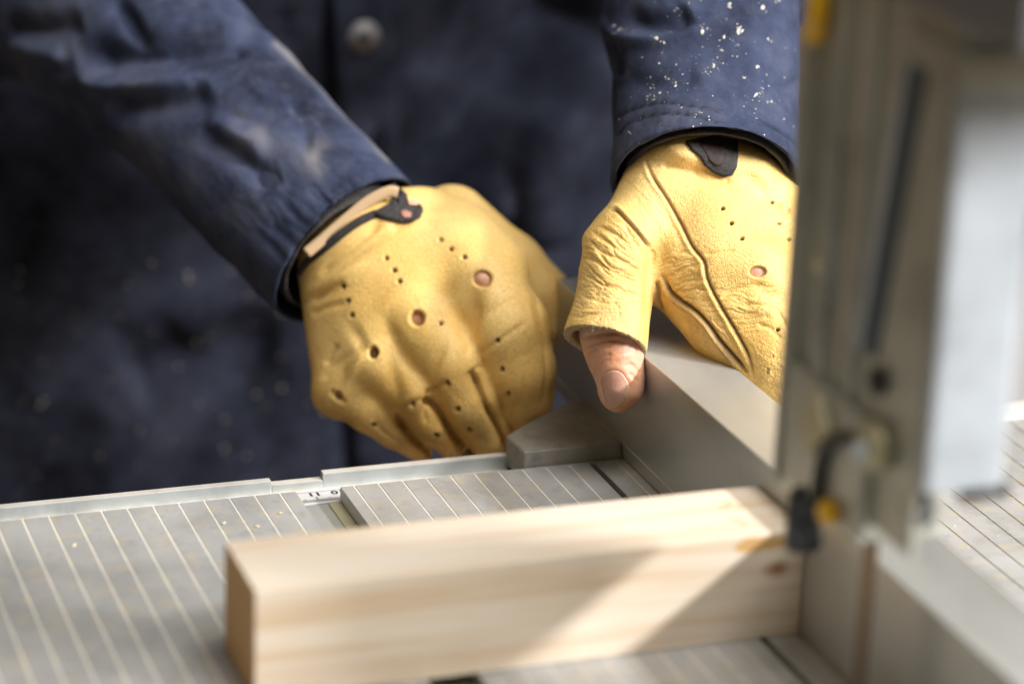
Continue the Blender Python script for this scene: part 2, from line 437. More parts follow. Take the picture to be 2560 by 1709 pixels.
m = mat('black_elastic', (0.02, 0.018, 0.017), 0.75); t = NT(m); n = t.noise(700, 4, 0.7); t.color(t.ramp(n, [(0.4, (0.012, 0.011, 0.011)), (0.75, (0.055, 0.045, 0.04))])); t.bump(n, 0.6, 0.0008); M['trim'] = m
M['lining'] = mat('tan_lining', (0.50, 0.34, 0.19), 0.8)

# denim
def cloth(name, base, pale, dark, fade=0.5):
    m = mat(name, base, 0.9, 0.0, **{'Specular IOR Level': 0.15}); t = NT(m)
    n = t.noise(18, 6, 0.65); c = t.ramp(n, [(0.33, dark), (0.5, base), (0.75, pale)])
    n2 = t.noise(95, 5, 0.7); c = t.mix(t.ramp(n2, [(0.50, 0.0), (0.72, fade)]), c, pale)
    n3 = t.noise(420, 4, 0.75); c = t.mix(t.ramp(n3, [(0.60, 0.0), (0.74, fade)]), c, tuple(v*1.3 for v in pale))
    c = t.mix(t.math('MULTIPLY', t.attr('seam'), 0.85), c, tuple(v*0.25 for v in base))
    c = t.mix(t.math('MULTIPLY', t.attr('pale'), 0.6), c, (0.34, 0.30, 0.26))
    t.color(c)
    w = t.noise(1800, 2, 0.5); b1 = t.bump(w, 0.25, 0.0005); t.bump(t.noise(110, 4, 0.6), 0.4, 0.002, b1)
    return m
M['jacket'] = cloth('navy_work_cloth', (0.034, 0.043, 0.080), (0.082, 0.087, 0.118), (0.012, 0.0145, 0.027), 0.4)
M['torso'] = cloth('shaded_navy_front', (0.0145, 0.017, 0.029), (0.040, 0.044, 0.064), (0.003, 0.0035, 0.006), 0.25)  # same cloth as the sleeves, darkened to carry the front's shade

# skin
m = mat('skin', (0.62, 0.34, 0.22), 0.42, 0.0, **{'Subsurface Weight': 0.25, 'Subsurface Scale': 0.004})
m.node_tree.nodes['Principled BSDF'].inputs['Subsurface Radius'].default_value = (1.0, 0.4, 0.25)
t = NT(m); n = t.noise(55, 5, 0.6)
c = t.ramp(n, [(0.35, (0.64, 0.33, 0.20)), (0.55, (0.70, 0.40, 0.275)), (0.72, (0.77, 0.50, 0.39))])
c = t.mix(t.math('MULTIPLY', t.attr('pinch'), 0.8), c, (0.56, 0.22, 0.09)); t.color(c)
v = t.ramp(t.voro(1500, 'DISTANCE_TO_EDGE'), [(0.0, 0.0), (0.25, 1.0)]); b1 = t.bump(v, 0.18, 0.0004); t.bump(t.noise(420, 5, 0.6), 0.28, 0.0007, b1)
M['skin'] = m
m = mat('fingernail', (0.60, 0.33, 0.25), 0.42, 0.0, **{'Specular IOR Level': 0.3, 'Subsurface Weight': 0.2, 'Subsurface Scale': 0.002}); t = NT(m)
c = t.ramp(t.noise(90, 4), [(0.4, (0.50, 0.24, 0.17)), (0.6, (0.60, 0.32, 0.235))]); c = t.mix(t.attr('tip'), c, (0.60, 0.45, 0.22)); t.color(c)
t.bump(t.noise(1500, 3, 0.5, t.scale((1, 1, 0.15))), 0.15, 0.0003); M['nail'] = m

# ------------------------------------------------------------------ setting: what little of the workshop shows
m = mat('workshop_wall', (0.45, 0.30, 0.17), 0.9); t = NT(m); t.color(t.ramp(t.noise(2.2, 4), [(0.4, (0.16, 0.09, 0.05)), (0.62, (0.62, 0.40, 0.20))]))
tag(box('wall', (-4000, 6000, 3200, 3300, -900, 2600), m, bevel=0), kind='structure')
m = mat('workshop_floor', (0.16, 0.12, 0.085), 0.8); t = NT(m); t.color(t.ramp(t.noise(8, 5), [(0.35, (0.10, 0.07, 0.05)), (0.7, (0.22, 0.17, 0.12))]))
tag(box('floor', (-4000, 6000, -4000, 3300, -950, -900), m, bevel=0), kind='structure')

def far_box(name, c, size, m_, label, cat):
    x, y, z = c; a, b, h = size
    return tag(box(name, (x-a/2, x+a/2, y, y+b, z-h/2, z+h/2), m_, None, 4), label, cat)
far_box('cabinet', (1275, 1240, -340), (420, 300, 1120), mat('pale_grey_cabinet', (0.55, 0.54, 0.54), 0.6), 'pale grey cabinet far behind the saw at the right edge', 'cabinet')
far_box('toolbox', (1150, 1160, -60), (90, 60, 150), mat('dark_maroon', (0.05, 0.018, 0.02), 0.5), 'dark maroon tool box in front of the pale cabinet', 'tool box')
far_box('cardboard_box', (1135, 1130, -225), (110, 60, 120), mat('cardboard', (0.60, 0.36, 0.24), 0.8), 'peach cardboard box just above the table at right', 'box')
far_box('plank', (757, 1170, 60), (75, 30, 1400), mat('orange_pine', (0.62, 0.36, 0.13), 0.7), 'orange pine plank standing far behind the right sleeve', 'plank')

# ------------------------------------------------------------------ band saw: table
saw = empty('band_saw', (230, -240, 0))
tag(saw, 'band saw with a grooved aluminium table, front rail and blade guard post', 'band saw')
def table_piece(x0, x1, name='table', y0=-430.0, y1=0.0, th=22.0, groove='groove', depth=0.22, skip=()):
    """top plate whose profile is cut by a shallow groove every 10 mm, run along y"""
    bm = bmesh.new(); prof = [(x0, -th), (x0, 0.0)]
    for k in range(int(math.floor(x0/10)), int(math.ceil(x1/10))+1):
        gx = 10.0*k
        if gx-0.7 <= x0+0.5 or gx+0.7 >= x1-0.5 or k in skip: continue
        hw = 0.40
        prof += [(gx-hw, 0.0), (gx-hw*0.8, -depth), (gx+hw*0.8, -depth), (gx+hw, 0.0)]
    prof += [(x1, 0.0), (x1, -th)]
    bev = 0.35
    rings = []
    for yy, dz in ((y1, -bev), (y1-bev, 0.0), (y0, 0.0)):
        rings.append([bm.verts.new((x*MM, yy*MM, (z+dz*(1 if z > -1 else 0))*MM)) for x, z in prof])
    for r0, r1 in zip(rings, rings[1:]):
        for i in range(len(prof)):
            j = (i+1) % len(prof)
            f = bm.faces.new((r0[i], r0[j], r1[j], r1[i]))
            if i < len(prof)-1 and prof[i][1] == -depth and prof[j][1] == -depth: f.material_index = 1
    bm.faces.new(rings[0]); bm.faces.new(rings[-1][::-1])
    bmesh.ops.recalc_face_normals(bm, faces=bm.faces)
    return bm_obj(name, bm, [M['table'], M[groove]], saw)
table_piece(-120, 106.2)
table_piece(124.6, 228.2)
table_piece(230.9, 243.6)
table_piece(243.6, 620, groove='groovedark', depth=0.5)
box('slot_floor', (105, 126, -430, -0.6, -14, -6.6), M['rail'], saw, 0)
box('slot_step', (119.5, 124.4, -430, -1.2, -6.58, -5.9), M['brass'], saw, 0.1)
box('kerf_end', (228.25, 230.85, -1.4, 0.0, -8, -0.02), M['table'], saw, 0)
box('kerf_dark_strip', (228.3, 230.8, -430, -1.5, -22, -12), M['black'], saw, 0)  # black strip stands in for the dark of the open slot

# rail along the far edge of the table
rail = box('rail', (-140, 640, 0.6, 14.0, -20, -6.9), M['rail'], saw, 0.2)
def rail_lip(x0, x1, drop):
    s = 0.013
    o = box('rail_lip', (x0, x1, 17.2, 20.6, -22, -1.2-drop), [M['rail']], rail, 0.35)
    o2 = box('rail_cap', (x0+0.2, x1-0.2, 17.5, 20.9, -1.2-drop, -0.95-drop), M['railtop'], rail, 0.1)
rail_lip(-140, 101.4, 1.3); rail_lip(101.4, 122.3, 2.9); rail_lip(122.3, 640, 0.2)
box('rail_step', (-140, 640, 14.0, 17.2, -20, -7.3), M['railtop'], rail, 0.2)
sc = box('ruler', (100, 134, 0.8, 13.2, -6.9, -6.55), M['paper'], rail, 0.08)
sc['label'] = 'white millimetre scale printed 11 and 0, upside down seen from here'
bm = bmesh.new(); u11 = 116.9
for k in range(-16, 18):
    xx = u11+k
    ln = 4.6 if k % 10 == 0 else (3.4 if k % 5 == 0 else 2.3)
    box_bm(bm, xx-0.22, xx+0.22, 2.2, 2.7+ln, -6.55, -6.52)
box_bm(bm, 100.5, 133.5, 12.3, 12.55, -6.55, -6.52)
ticks = bm_obj('scale_marks', bm, M['ink'], rail); ticks['kind'] = 'stuff'
rod('rail_screw', (417, 15, -6), (417, 15, 3.5), 6.0, mat('white_bolt_glint', (0.85, 0.87, 0.9), 0.3), rail, bevel=2)  # the bolt's bright glint is put into its white colour
def digits(txt, x, y):
    cu = bpy.data.curves.new('digit', 'FONT'); cu.body = txt; cu.size = 0.0046; cu.align_x = 'CENTER'; cu.extrude = 0.00002; cu.offset = 0.00016
    o = bpy.data.objects.new('digit', cu); COL.objects.link(o)
    bpy.context.view_layer.update()
    me = bpy.data.meshes.new_from_object(o.evaluated_get(bpy.context.evaluated_depsgraph_get()))
    bpy.data.objects.remove(o)
    d = link('scale_number', me, M['ink'], rail)
    d.location = (x*MM, y*MM, -6.50*MM); d.scale = (1.25, 1, 1); d.rotation_euler = (0, 0, math.pi)
    d.matrix_parent_inverse = Matrix.Translation(-saw.location) if False else Matrix.Identity(4)
    d.parent = rail
    d.matrix_parent_inverse = Matrix.Identity(4)
    return d
digits('11', u11, 11.5); digits('10', u11+9.6, 11.5)

# ------------------------------------------------------------------ band saw: guard post, guides, blade
blade = box('blade', (229.2, 229.9, -246, -236.5, -60, 420), M['blade'], saw, 0.05)
post = box('guard_post', (217.0, 219.0, -289, -205, 84, 420), M['guard'], saw, 0.3)
box('guard_front', (217.0, 243.5, -294.5, -289.1, 106, 420), M['guardfront'], saw, 2.5)
box('guard_edge_strip', (211.5, 217.0, -206.5, -203.5, 76, 420), M['guard'], saw, 0.4)
box('guard_rib', (214.6, 217.0, -225, -221.0, 119, 420), M['rail'], saw, 0.6)
box('guard_rib', (214.6, 217.0, -246, -243.5, 119, 420), M['rail'], saw, 0.6)
def slanted(name, y0, y1, z0, z1, lean, x0, x1, mat_):
    bm = bmesh.new(); box_bm(bm, x0, x1, y0, y1, z0, z1, 0.3)
    for v in bm.verts: v.co.y -= lean*(v.co.z-z0*MM)
    return bm_obj(name, bm, mat_, saw)
slanted('guard_slot', -258.8, -249.6, 137, 236, 0.165, 215.9, 217.02, M['slotblue'])
slanted('guard_slot_edge', -249.4, -247.0, 137, 238, 0.165, 215.0, 216.98, M['guardfront'])
h = box('saw_housing', (214, 330, -330, -232, 247, 420), M['housing'], saw, 3)
h['label'] = 'dark grey painted underside of the upper saw arm'
box('housing_bracket', (214, 262, -300, -262, 231, 240), M['guard'], saw, 1.0)
rod('yellow_cap', (212.8, -209, 222.5), (212.8, -209, 243), 3.6, M['yellow'], saw, bevel=1.5)
rod('hole_disc', (217.2, -217.5, 155), (214.0, -217.5, 155), 3.6, M['brass'], saw, bevel=0.6)  # disc set on the guard where it has a small hole
rod('hole_disc', (216.9, -263, 131), (213.5, -263, 131), 4.4, M['black'], saw, bevel=0.6)  # black disc stands in for the dark inside a hole
box('guide_block', (213.0, 243.2, -262, -206, 77, 118), M['guard'], saw, 2)
bm = bmesh.new(); box_bm(bm, -2.2, 2.2, -8.5, 8.5, -7, 7, 1.2)
bmesh.ops.rotate(bm, cent=(0, 0, 0), matrix=Matrix.Rotation(math.radians(-42), 3, 'X'), verts=bm.verts)
bmesh.ops.translate(bm, vec=(0.2115, -0.2320, 0.1065), verts=bm.verts)
bm_obj('clamp_plate', bm, M['brass'], saw)
# curved black hose clip round the guide block
bm = bmesh.new(); path = [(-237.5, 80), (-237.8, 90), (-239.5, 98), (-245, 105), (-253, 109.5), (-258, 110.5)]
prev = None
for (yy, zz) in spline(path, 4):
    ring = [bm.verts.new((0.2112+0.0018*math.cos(a)*1.3, (yy)*MM+0.0021*math.sin(a), zz*MM+0.0011*math.sin(a))) for a in np.linspace(0, 2*math.pi, 9)[:-1]]
    if prev:
        for i in range(8): bm.faces.new((prev[i], prev[(i+1) % 8], ring[(i+1) % 8], ring[i]))
    else: bm.faces.new(ring)
    prev = ring
bm.faces.new(prev[::-1]); bmesh.ops.recalc_face_normals(bm, faces=bm.faces)
bm_obj('black_strap', bm, M['black'], saw, True)
rod('guide_knob', (210.5, -231.5, 62), (214.5, -222, 80), 6.2, M['knobgrey'], saw, r2=5.0, bevel=1.5)
rod('yellow_button', (214, -246.5, 82), (208, -246.5, 82), 4.0, M['yellow'], saw, bevel=1.2)
rod('guide_bearing', (216, -268, 112), (210, -268, 112), 7.5, M['brass'], saw, bevel=1.0)
rod('bearing_bolt', (210, -268, 111), (207, -268, 111), 3.6, M['guardfront'], saw, seg=6, bevel=0.5)
bm = bmesh.new(); box_bm(bm, -4, 4, -7, 7, -4.5, 4.5, 2)
bmesh.ops.rotate(bm, cent=(0, 0, 0), matrix=Matrix.Rotation(math.radians(38), 3, 'X'), verts=bm.verts)
bmesh.ops.translate(bm, vec=(0.221, -0.282, 0.0985), verts=bm.verts); bm_obj('wing_nut', bm, M['black'], saw)
rod('guard_foot', (231, -291, 104), (247, -291, 104), 2.6, M['black'], saw, bevel=0.8)

# ------------------------------------------------------------------ rip fence
fence = empty('rip_fence', (258, -100, 0))
tag(fence, 'satin aluminium rip fence running across the saw table under the glove', 'fence')
fb = box('fence_body', (243.7, 273.4, -430, 83, 0.25, 50), M['fence'], fence, 0.6)
box('fence_trim', (243.45, 243.72, -430, 83, 6.2, 6.5), M['railtop'], fb, 0)
prism('clamp_head', [(201, 0.6), (199.8, 19), (234, 47.5), (243.4, 50), (243.4, 0.6)], -5.5, 6.8, M['cast'], fence, 0.5)
box('clamp_hook', (236, 262, 24, 60, -46, -5.6), M['cast'], fence, 2)
box('clamp_lever', (196, 238, 52, 66, -30, -14), M['cast'], fence, 4)
box('end_cap', (244.3, 272.8, 83.02, 84.6, 1, 49.4), M['black'], fence, 0.3)

# ------------------------------------------------------------------ timber
wood = box('timber', (47.0, 243.35, -168.6, -127.5, 0.15, 39.6), [M['pine'], M['pine_end']], None, 0.5)
for p in wood.data.polygons:
    if p.normal.x < -0.8: p.material_index = 1
tag(wood, 'short square pine timber lying on the saw table, butted against the fence', 'timber')
# ------------------------------------------------------------------ the worker
def px_chain(f, pts, k=6.0):
    f.chain([(at(x, y, d), r) for x, y, d, r in pts], k)
def hand_skin_right():
    f = Field()
    # palm and wrist inside the glove
    px_chain(f, [(1830, -60, 1175, 29), (1765, 250, 1130, 24), (1755, 430, 1116, 17)], 8)
    for a, b in (((1715, 480, 1114, 13), (1800, 680, 1092, 17)), ((1770, 470, 1116, 14), (1885, 690, 1092, 16)), ((1840, 480, 1118, 13), (1985, 670, 1103, 15)), ((1880, 490, 1120, 15), (2050, 690, 1115, 14))):
        px_chain(f, [a, b], 8)
    px_chain(f, [(1890, 690, 1082, 12), (1948, 900, 1072, 10.5), (1990, 1060, 1066, 9), (2010, 1160, 1068, 8)], 3)
    px_chain(f, [(1990, 660, 1094, 12), (2060, 850, 1088, 10), (2075, 1010, 1090, 8.5)], 3)
    px_chain(f, [(2050, 660, 1106, 11), (2110, 840, 1106, 9.5), (2120, 980, 1110, 8)], 3)
    px_chain(f, [(2080, 640, 1118, 10), (2140, 790, 1124, 8.5), (2150, 900, 1130, 7)], 3)
    # thumb
    px_chain(f, [(1660, 490, 1104, 13), (1572, 640, 1094, 11.5)], 5)
    px_chain(f, [(1572, 640, 1094, 11.5), (1531, 800, 1083, 11.7), (1527, 838, 1081, 11.5)], 5)
    px_chain(f, [(1527, 838, 1081, 11.6), (1534, 873, 1079, 11.0), (1542, 906, 1077.5, 10.1), (1552, 945, 1076.5, 8.7), (1552, 970, 1076.4, 8.2), (1546, 985, 1077, 7.0)], 3)
    # knuckle under the round opening
    px_chain(f, [(1893, 679, 1075, 7), (1893, 680, 1076, 7)], 3)
    return f
def hand_skin_left():
    f = Field()
    px_chain(f, [(200, -20, 1270, 26), (500, 245, 1214, 22), (760, 505, 1174, 22), (900, 610, 1156, 17)], 8)
    K = [(1206, 712, 1134, 15), (1052, 805, 1134, 14), (948, 885, 1137, 13), (868, 965, 1144, 12)]
    Wr = [(1000, 570, 1150, 16), (940, 595, 1150, 17), (885, 625, 1152, 16), (850, 660, 1156, 15)]
    for a, b in zip(Wr, K): px_chain(f, [a, b], 8)
    px_chain(f, [(1206, 712, 1134, 14), (1300, 930, 1134, 10), (1318, 1020, 1146, 9), (1300, 1080, 1164, 8)], 3)
    px_chain(f, [(1052, 805, 1134, 13), (1145, 960, 1136, 8), (1195, 1070, 1146, 6.5), (1240, 1103, 1152, 7.8), (1268, 1112, 1164, 7.2)], 3)
    px_chain(f, [(948, 885, 1137, 12), (1040, 1000, 1140, 7), (1100, 1075, 1149, 5), (1140, 1090, 1158, 5)], 3)
    px_chain(f, [(868, 965, 1144, 11), (945, 1030, 1150, 6.5), (1010, 1080, 1156, 4.5), (1050, 1090, 1164, 4)], 3)
    px_chain(f, [(1150, 560, 1174, 11), (1300, 690, 1181, 8.5), (1345, 780, 1181, 7), (1350, 850, 1182, 6.5)], 5)
    for (x, y, d, r) in ((1205, 697, 1119.6, 3.3), (1044, 795, 1122, 4), (935, 882, 1127, 3.5)): px_chain(f, [(x, y, d, r), (x+1, y, d, r)], 2)
    # a strip of wrist in the split of the glove cuff
    px_chain(f, [(1005, 530, 1140, 5), (1030, 525, 1140, 5)], 2)
    return f
VR, FR = hand_skin_right().mesh(0.8)
sk = Sculpt(VR, FR)
dep = 1110
# thumb relief: nail bed, side walls, knuckle creases
nail_px = spline([(1508, 940), (1520, 929), (1540, 926), (1555, 933), (1566, 948), (1573, 966), (1570, 985), (1561, 1002), (1548, 1014), (1534, 1019), (1521, 1014), (1513, 995), (1506, 970), (1504, 952), (1508, 940)], 5)
def inside(x, y, P):
    r = np.zeros(len(x), bool); j = len(P)-1
    for i in range(len(P)):
        c = ((P[i][1] > y) != (P[j][1] > y)) & (x < (P[j][0]-P[i][0])*(y-P[i][1])/(P[j][1]-P[i][1]+1e-9)+P[i][0])
        r ^= c; j = i
    return r
d, _, _ = poly_dist(sk.x, sk.y, nail_px); ins_ = inside(sk.x, sk.y, nail_px)
sk.push(np.where(ins_, -0.28*np.clip(d/7, 0, 1), 0.42*np.exp(-((d-9)/9)**2)*np.clip((1012-sk.y)/30, 0, 1)), dep)
for P_ in ([(1449, 845), (1480, 838), (1520, 833), (1560, 828)], [(1455, 868), (1490, 858), (1525, 850), (1558, 851)], [(1462, 884), (1495, 870), (1530, 865)],
           [(1478, 915), (1500, 893), (1530, 884)], [(1484, 928), (1505, 905), (1528, 897)], [(1575, 850), (1592, 868), (1600, 890)], [(1572, 905), (1590, 920), (1601, 934)], [(1568, 930), (1584, 942), (1597, 955)]):
    sk.crease(P_, 3.4, 0.45, window=dep)
sk.wrinkle((1530, 860), 70, 2.9, 60, 8, 0.24, 4)
sk.mask['pinch'] = np.exp(-(((sk.x-1532)/36)**2+((sk.y-885)/45)**2))*0.7+np.exp(-(((sk.x-1560)/40)**2+((sk.y-1018)/26)**2))*0.9+np.exp(-(((sk.x-1585)/14)**2+((sk.y-960)/55)**2))*0.5
# left hand
VL, FL = hand_skin_left().mesh(1.4)
# trunk and upper arms (under the jacket), same skin surface
def tube(chain, n=20):
    V, F = [], []
    P = [np.array(c[0], float) for c in chain]
    for i, (p, rx, ry) in enumerate(chain):
        d = P[min(i+1, len(P)-1)]-P[max(i-1, 0)]; d /= np.linalg.norm(d)
        u = np.cross(d, (0.1, 1, 0.05)); u /= np.linalg.norm(u); v = np.cross(d, u)
        for a in np.linspace(0, 2*math.pi, n+1)[:-1]: V.append(np.array(p)+u*rx*math.cos(a)+v*ry*math.sin(a))
    for i in range(len(chain)-1):
        for k in range(n):
            F.append((i*n+k, i*n+(k+1) % n, (i+1)*n+(k+1) % n, (i+1)*n+k))
    c0 = len(V); V.append(np.array(chain[0][0])); V.append(np.array(chain[-1][0])); b = (len(chain)-1)*n
    for k in range(0, n): F.append((c0, (k+1) % n, k, k)); F.append((c0+1, b+k, b+(k+1) % n, b+(k+1) % n))
    return np.array(V), F
TX, TY, TRX, TRY = 245.0, 462.0, 262.0, 128.0
parts = [(sk.V, FR.tolist()), (VL, FL.tolist())]
parts.append(tube([((TX, TY, -480), 165, 95), ((TX, TY, -200), 160, 92), ((TX, TY, 0), 150, 88), ((TX, TY, 250), 170, 95), ((TX, TY, 430), 150, 85), ((TX, TY, 470), 60, 55)]))
parts.append(tube([(at(200, -20, 1262), 32, 32), (at(-60, -260, 1315), 38, 38), ((20, 420, 330), 46, 46), ((95, 455, 420), 52, 52)]))
parts.append(tube([(at(1830, -60, 1175), 30, 30), (at(1900, -300, 1230), 36, 36), ((420, 400, 330), 46, 46), ((390, 455, 420), 52, 52)]))
Vs, Fs, off = [], [], 0
for v, f in parts:
    Vs.append(v); Fs += [tuple(dict.fromkeys(i+off for i in q)) for q in f]; off += len(v)
Vall = np.concatenate(Vs)
me = bpy.data.meshes.new('person'); me.from_pydata((Vall*MM).tolist(), [], Fs); me.update()
a = me.attributes.new('pinch', 'FLOAT', 'POINT'); pm = np.zeros(len(Vall), np.float32); pm[:len(sk.V)] = sk.mask['pinch']*sk.face; a.data.foreach_set('value', pm)
person = link('person', me, M['skin'], None, True)
tag(person, 'worker in a navy work jacket and yellow fingerless leather gloves, adjusting the fence', 'person')

# the thumbnail, a thin curved plate lying in its bed
tree = BVHTree.FromPolygons([tuple(v) for v in sk.V], FR.tolist())
def hit(px, py, tr=tree):
    d = CM.T @ np.array([(px-1280)/FPX, (py-854.5)/FPX, 1.0]); d /= np.linalg.norm(d)
    r = tr.ray_cast(Vector(CP), Vector(d))
    return (np.array(r[0]), np.array(r[1])) if r[0] is not None else (None, None)
cx, cy = 1538.0, 972.0; NR, NA = 9, 40
Pn = nail_px[:-1]; V, F, tip = [], [], []
ids = np.linspace(0, len(Pn), NA+1)[:-1].astype(int)
for r in range(NR+1):
    for i in ids:
        s = r/NR
        px, py = cx+(Pn[i][0]-cx)*s*1.0, cy+(Pn[i][1]-cy)*s*1.0
        p, n_ = hit(px, py)
        to = (CP-p)/np.linalg.norm(CP-p)
        V.append(p+to*(0.42-0.42*s**6)); tip.append(max(0.0, min(1.0, (s-0.86)*9))*(1.0 if (py > 960 and px > 1525) or py > 1005 else 0.15))
V = relax(np.array(V), np.array([(r*NA+k, r*NA+(k+1) % NA, (r+1)*NA+(k+1) % NA, (r+1)*NA+k) for r in range(1, NR) for k in range(NA)]), 0)
F = [(r*NA+k, r*NA+(k+1) % NA, (r+1)*NA+(k+1) % NA, (r+1)*NA+k) for r in range(NR) for k in range(NA)]
me = bpy.data.meshes.new('thumbnail'); me.from_pydata((V*MM).tolist(), [], F); me.update()
a = me.attributes.new('tip', 'FLOAT', 'POINT'); a.data.foreach_set('value', np.array(tip, np.float32))
nl = link('thumbnail', me, M['nail'], person, True)
md = nl.modifiers.new('thickness', 'SOLIDIFY'); md.thickness = 0.0003; md.offset = 0

# ---- right-side glove (the worker's left hand)
g = Field()
for a, b in (((1676, 482, 1109, 17), (1800, 690, 1090, 20)), ((1745, 440, 1110, 19), (1888, 690, 1089, 19)), ((1840, 470, 1114, 18.5), (1985, 665, 1101, 18.5)), ((1895, 500, 1120, 18), (2055, 680, 1114, 17))):
    px_chain(g, [a, b], 9)
px_chain(g, [(1665, 425, 1103, 10), (1712, 392, 1098, 8.5), (1790, 432, 1102, 11), (1860, 462, 1104, 13), (1920, 510, 1110, 12)], 6)   # gathered wrist
px_chain(g, [(1895, 700, 1083, 16), (1945, 890, 1073, 14.5), (1985, 1010, 1067, 13)], 5)
px_chain(g, [(1990, 680, 1096, 15), (2060, 850, 1089, 13.5), (2070, 960, 1088, 12)], 4)
px_chain(g, [(2050, 670, 1108, 14), (2115, 840, 1106, 12.5), (2125, 930, 1108, 11.5)], 4)
px_chain(g, [(2085, 650, 1119, 13), (2140, 790, 1124, 11.5), (2150, 860, 1128, 10.5)], 4)
px_chain(g, [(1655, 490, 1106, 17), (1568, 625, 1093, 16.0)], 9)
px_chain(g, [(1568, 620, 1092, 16.5), (1545, 690, 1087, 14.6), (1531, 770, 1082, 14.2), (1514, 846, 1077, 15.6), (1505, 890, 1074, 16.6)], 5)
px_chain(g, [(1590, 610, 1096, 12), (1690, 700, 1096, 11), (1800, 800, 1086, 12), (1880, 880, 1078, 10)], 8)    # web and palm edge
px_chain(g, [(1700, 660, 1092, 13), (1830, 810, 1082, 15), (1905, 905, 1073, 12)], 6)
px_chain(g, [(1735, 770, 1094, 9), (1810, 840, 1084, 8)], 5)
cA, cB = at(1540, 760, 1083), at(1506, 905, 1073)
g.cut(cA, cB, 12.2, 15.0, 1.0)
ax = at(1512, 857, 1076)-at(1552, 690, 1089); ax = ax/np.linalg.norm(ax)
tilt = ax+0.10*(CM[2])
g.plane(at(1512, 858, 1076), tilt, 26, 0.6)
VG, FG = g.mesh(0.52)
VG = relax(VG, FG, 1, 0.5)
s = Sculpt(VG, FG)
c2 = lambda pts: [(1350+x/1.845, 250+y/1.845) for x, y in pts]
WN = 1112
# large soft forms
for (x, y, rx, ry, an, am) in ((1750, 430, 120, 22, 0.15, -2.2), (1700, 385, 60, 20, 0.3, 1.6), (1905, 480, 60, 22, 0.9, -2.0), (1870, 530, 110, 60, 0.4, 0.9),
                               (1640, 640, 26, 70, 0.1, -2.2), (1655, 560, 30, 90, -0.5, 1.5), (1470, 600, 40, 30, 0, 1.6), (1930, 735, 60, 24, 0.5, -1.8),
                               (1905, 770, 50, 25, 0.3, 1.0), (1800, 800, 30, 90, -0.55, -1.0), (1770, 560, 70, 130, -0.5, 0.8)):
    s.bump((x, y), rx, ry, an, am, WN)
# panel seam running from the wrist to the finger, with its welt
s.redo()
s.crease(c2([(485, 245), (500, 310), (530, 370), (590, 460), (650, 570), (700, 670), (755, 745), (770, 820), (800, 890), (850, 980), (910, 1080), (960, 1180), (990, 1290)]), 4.2, 1.15, True, 0.5, 11, WN, key='seam')
s.crease(c2([(318, 512), (350, 508), (395, 550), (440, 600), (490, 660), (515, 690)]), 4.2, 1.0, True, 0.5, -9, WN, key='seam')
s.crease(c2([(512, 690), (524, 715), (520, 745), (508, 765)]), 5, 0.8, True, 0.0, None, WN)
s.bump(c2([(500, 850)])[0], 10, 70, 0.08, -1.2, WN)
s.crease(c2([(540, 830), (546, 880), (548, 930), (562, 978)]), 5, 1.3, True, 0.0, None, WN, key='grime_shade')
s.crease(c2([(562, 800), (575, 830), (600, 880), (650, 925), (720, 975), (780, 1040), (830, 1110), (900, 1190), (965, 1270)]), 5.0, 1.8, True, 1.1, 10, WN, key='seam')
s.crease(c2([(590, 850), (640, 930), (720, 990), (780, 1060), (850, 1150), (930, 1240)]), 12, -0.5, True, window=WN, key='grime_shade')
for P_, w_, a_ in (([(1095, 940), (940, 950), (1010, 945), (1080, 960)], 6, 0.0),
                   ([(930, 950), (1010, 940), (1085, 960), (1125, 1015), (1155, 1085)], 5, 0.8),
                   ([(830, 920), (890, 880), (960, 860), (1040, 850)], 6, 0.6), ([(760, 712), (830, 700), (900, 690)], 4, 0.5),
                   ([(1000, 1035), (1060, 1050), (1110, 1100)], 5, 0.6), ([(620, 800), (680, 770), (750, 760)], 4, 0.5), ([(640, 850), (700, 830), (770, 830)], 4, 0.4),
                   ([(650, 900), (720, 870), (780, 880)], 4, 0.4), ([(700, 340), (800, 370), (890, 375)], 6, 0.8), ([(560, 300), (640, 320), (740, 330)], 8, 0.7),
                   ([(220, 640), (290, 700), (380, 740), (470, 790)], 4, 0.6), ([(230, 600), (320, 660), (400, 720), (480, 770)], 4, 0.5), ([(270, 580), (350, 620), (420, 680)], 4, 0.5),
                   ([(200, 720), (300, 770), (400, 820), (465, 850)], 4, 0.5), ([(195, 800), (290, 850), (380, 880), (460, 900)], 4, 0.5), ([(180, 900), (280, 930), (400, 940), (460, 950)], 4, 0.4),
                   ([(1090, 470), (1120, 510), (1158, 500)], 8, 1.4), ([(360, 940), (365, 975), (372, 1008)], 2.5, 0.5), ([(380, 560), (440, 660), (480, 730)], 5, 0.5)):
    if a_: s.crease(c2(P_), w_, a_, window=WN)
for c_, r_, an, L_, w_, am, sd, ry in (((1530, 660), 85, 0.62, 44, 8, 0.55, 3, 95), ((1520, 765), 80, 0.1, 44, 8, 0.48, 5, 60), ((1720, 690), 75, -0.35, 36, 8.5, 0.5, 8, 85), ((1880, 760), 110, -0.1, 50, 9, 0.46, 11, 70),
                                       ((1640, 520), 60, 1.0, 30, 8, 0.24, 14, 80), ((1800, 430), 110, 0.2, 60, 12, 0.22, 15, 40), ((1800, 580), 120, -0.3, 34, 10, 0.13, 19, 90), ((1930, 930), 90, 0.8, 40, 11, 0.2, 21, 90), ((1780, 830), 70, 0.75, 60, 9, 0.3, 23, 60)):
    s.wrinkle(c_, r_, an, L_, w_, am, sd, ry)
for x, y in ((843, 500), (883, 568), (932, 638), (1072, 472), (1106, 568), (1150, 642), (1097, 1057), (1155, 1175)):
    (x, y), = c2([(x, y)]); s.hole((x, y), 5.2, 1.6, 4.6)
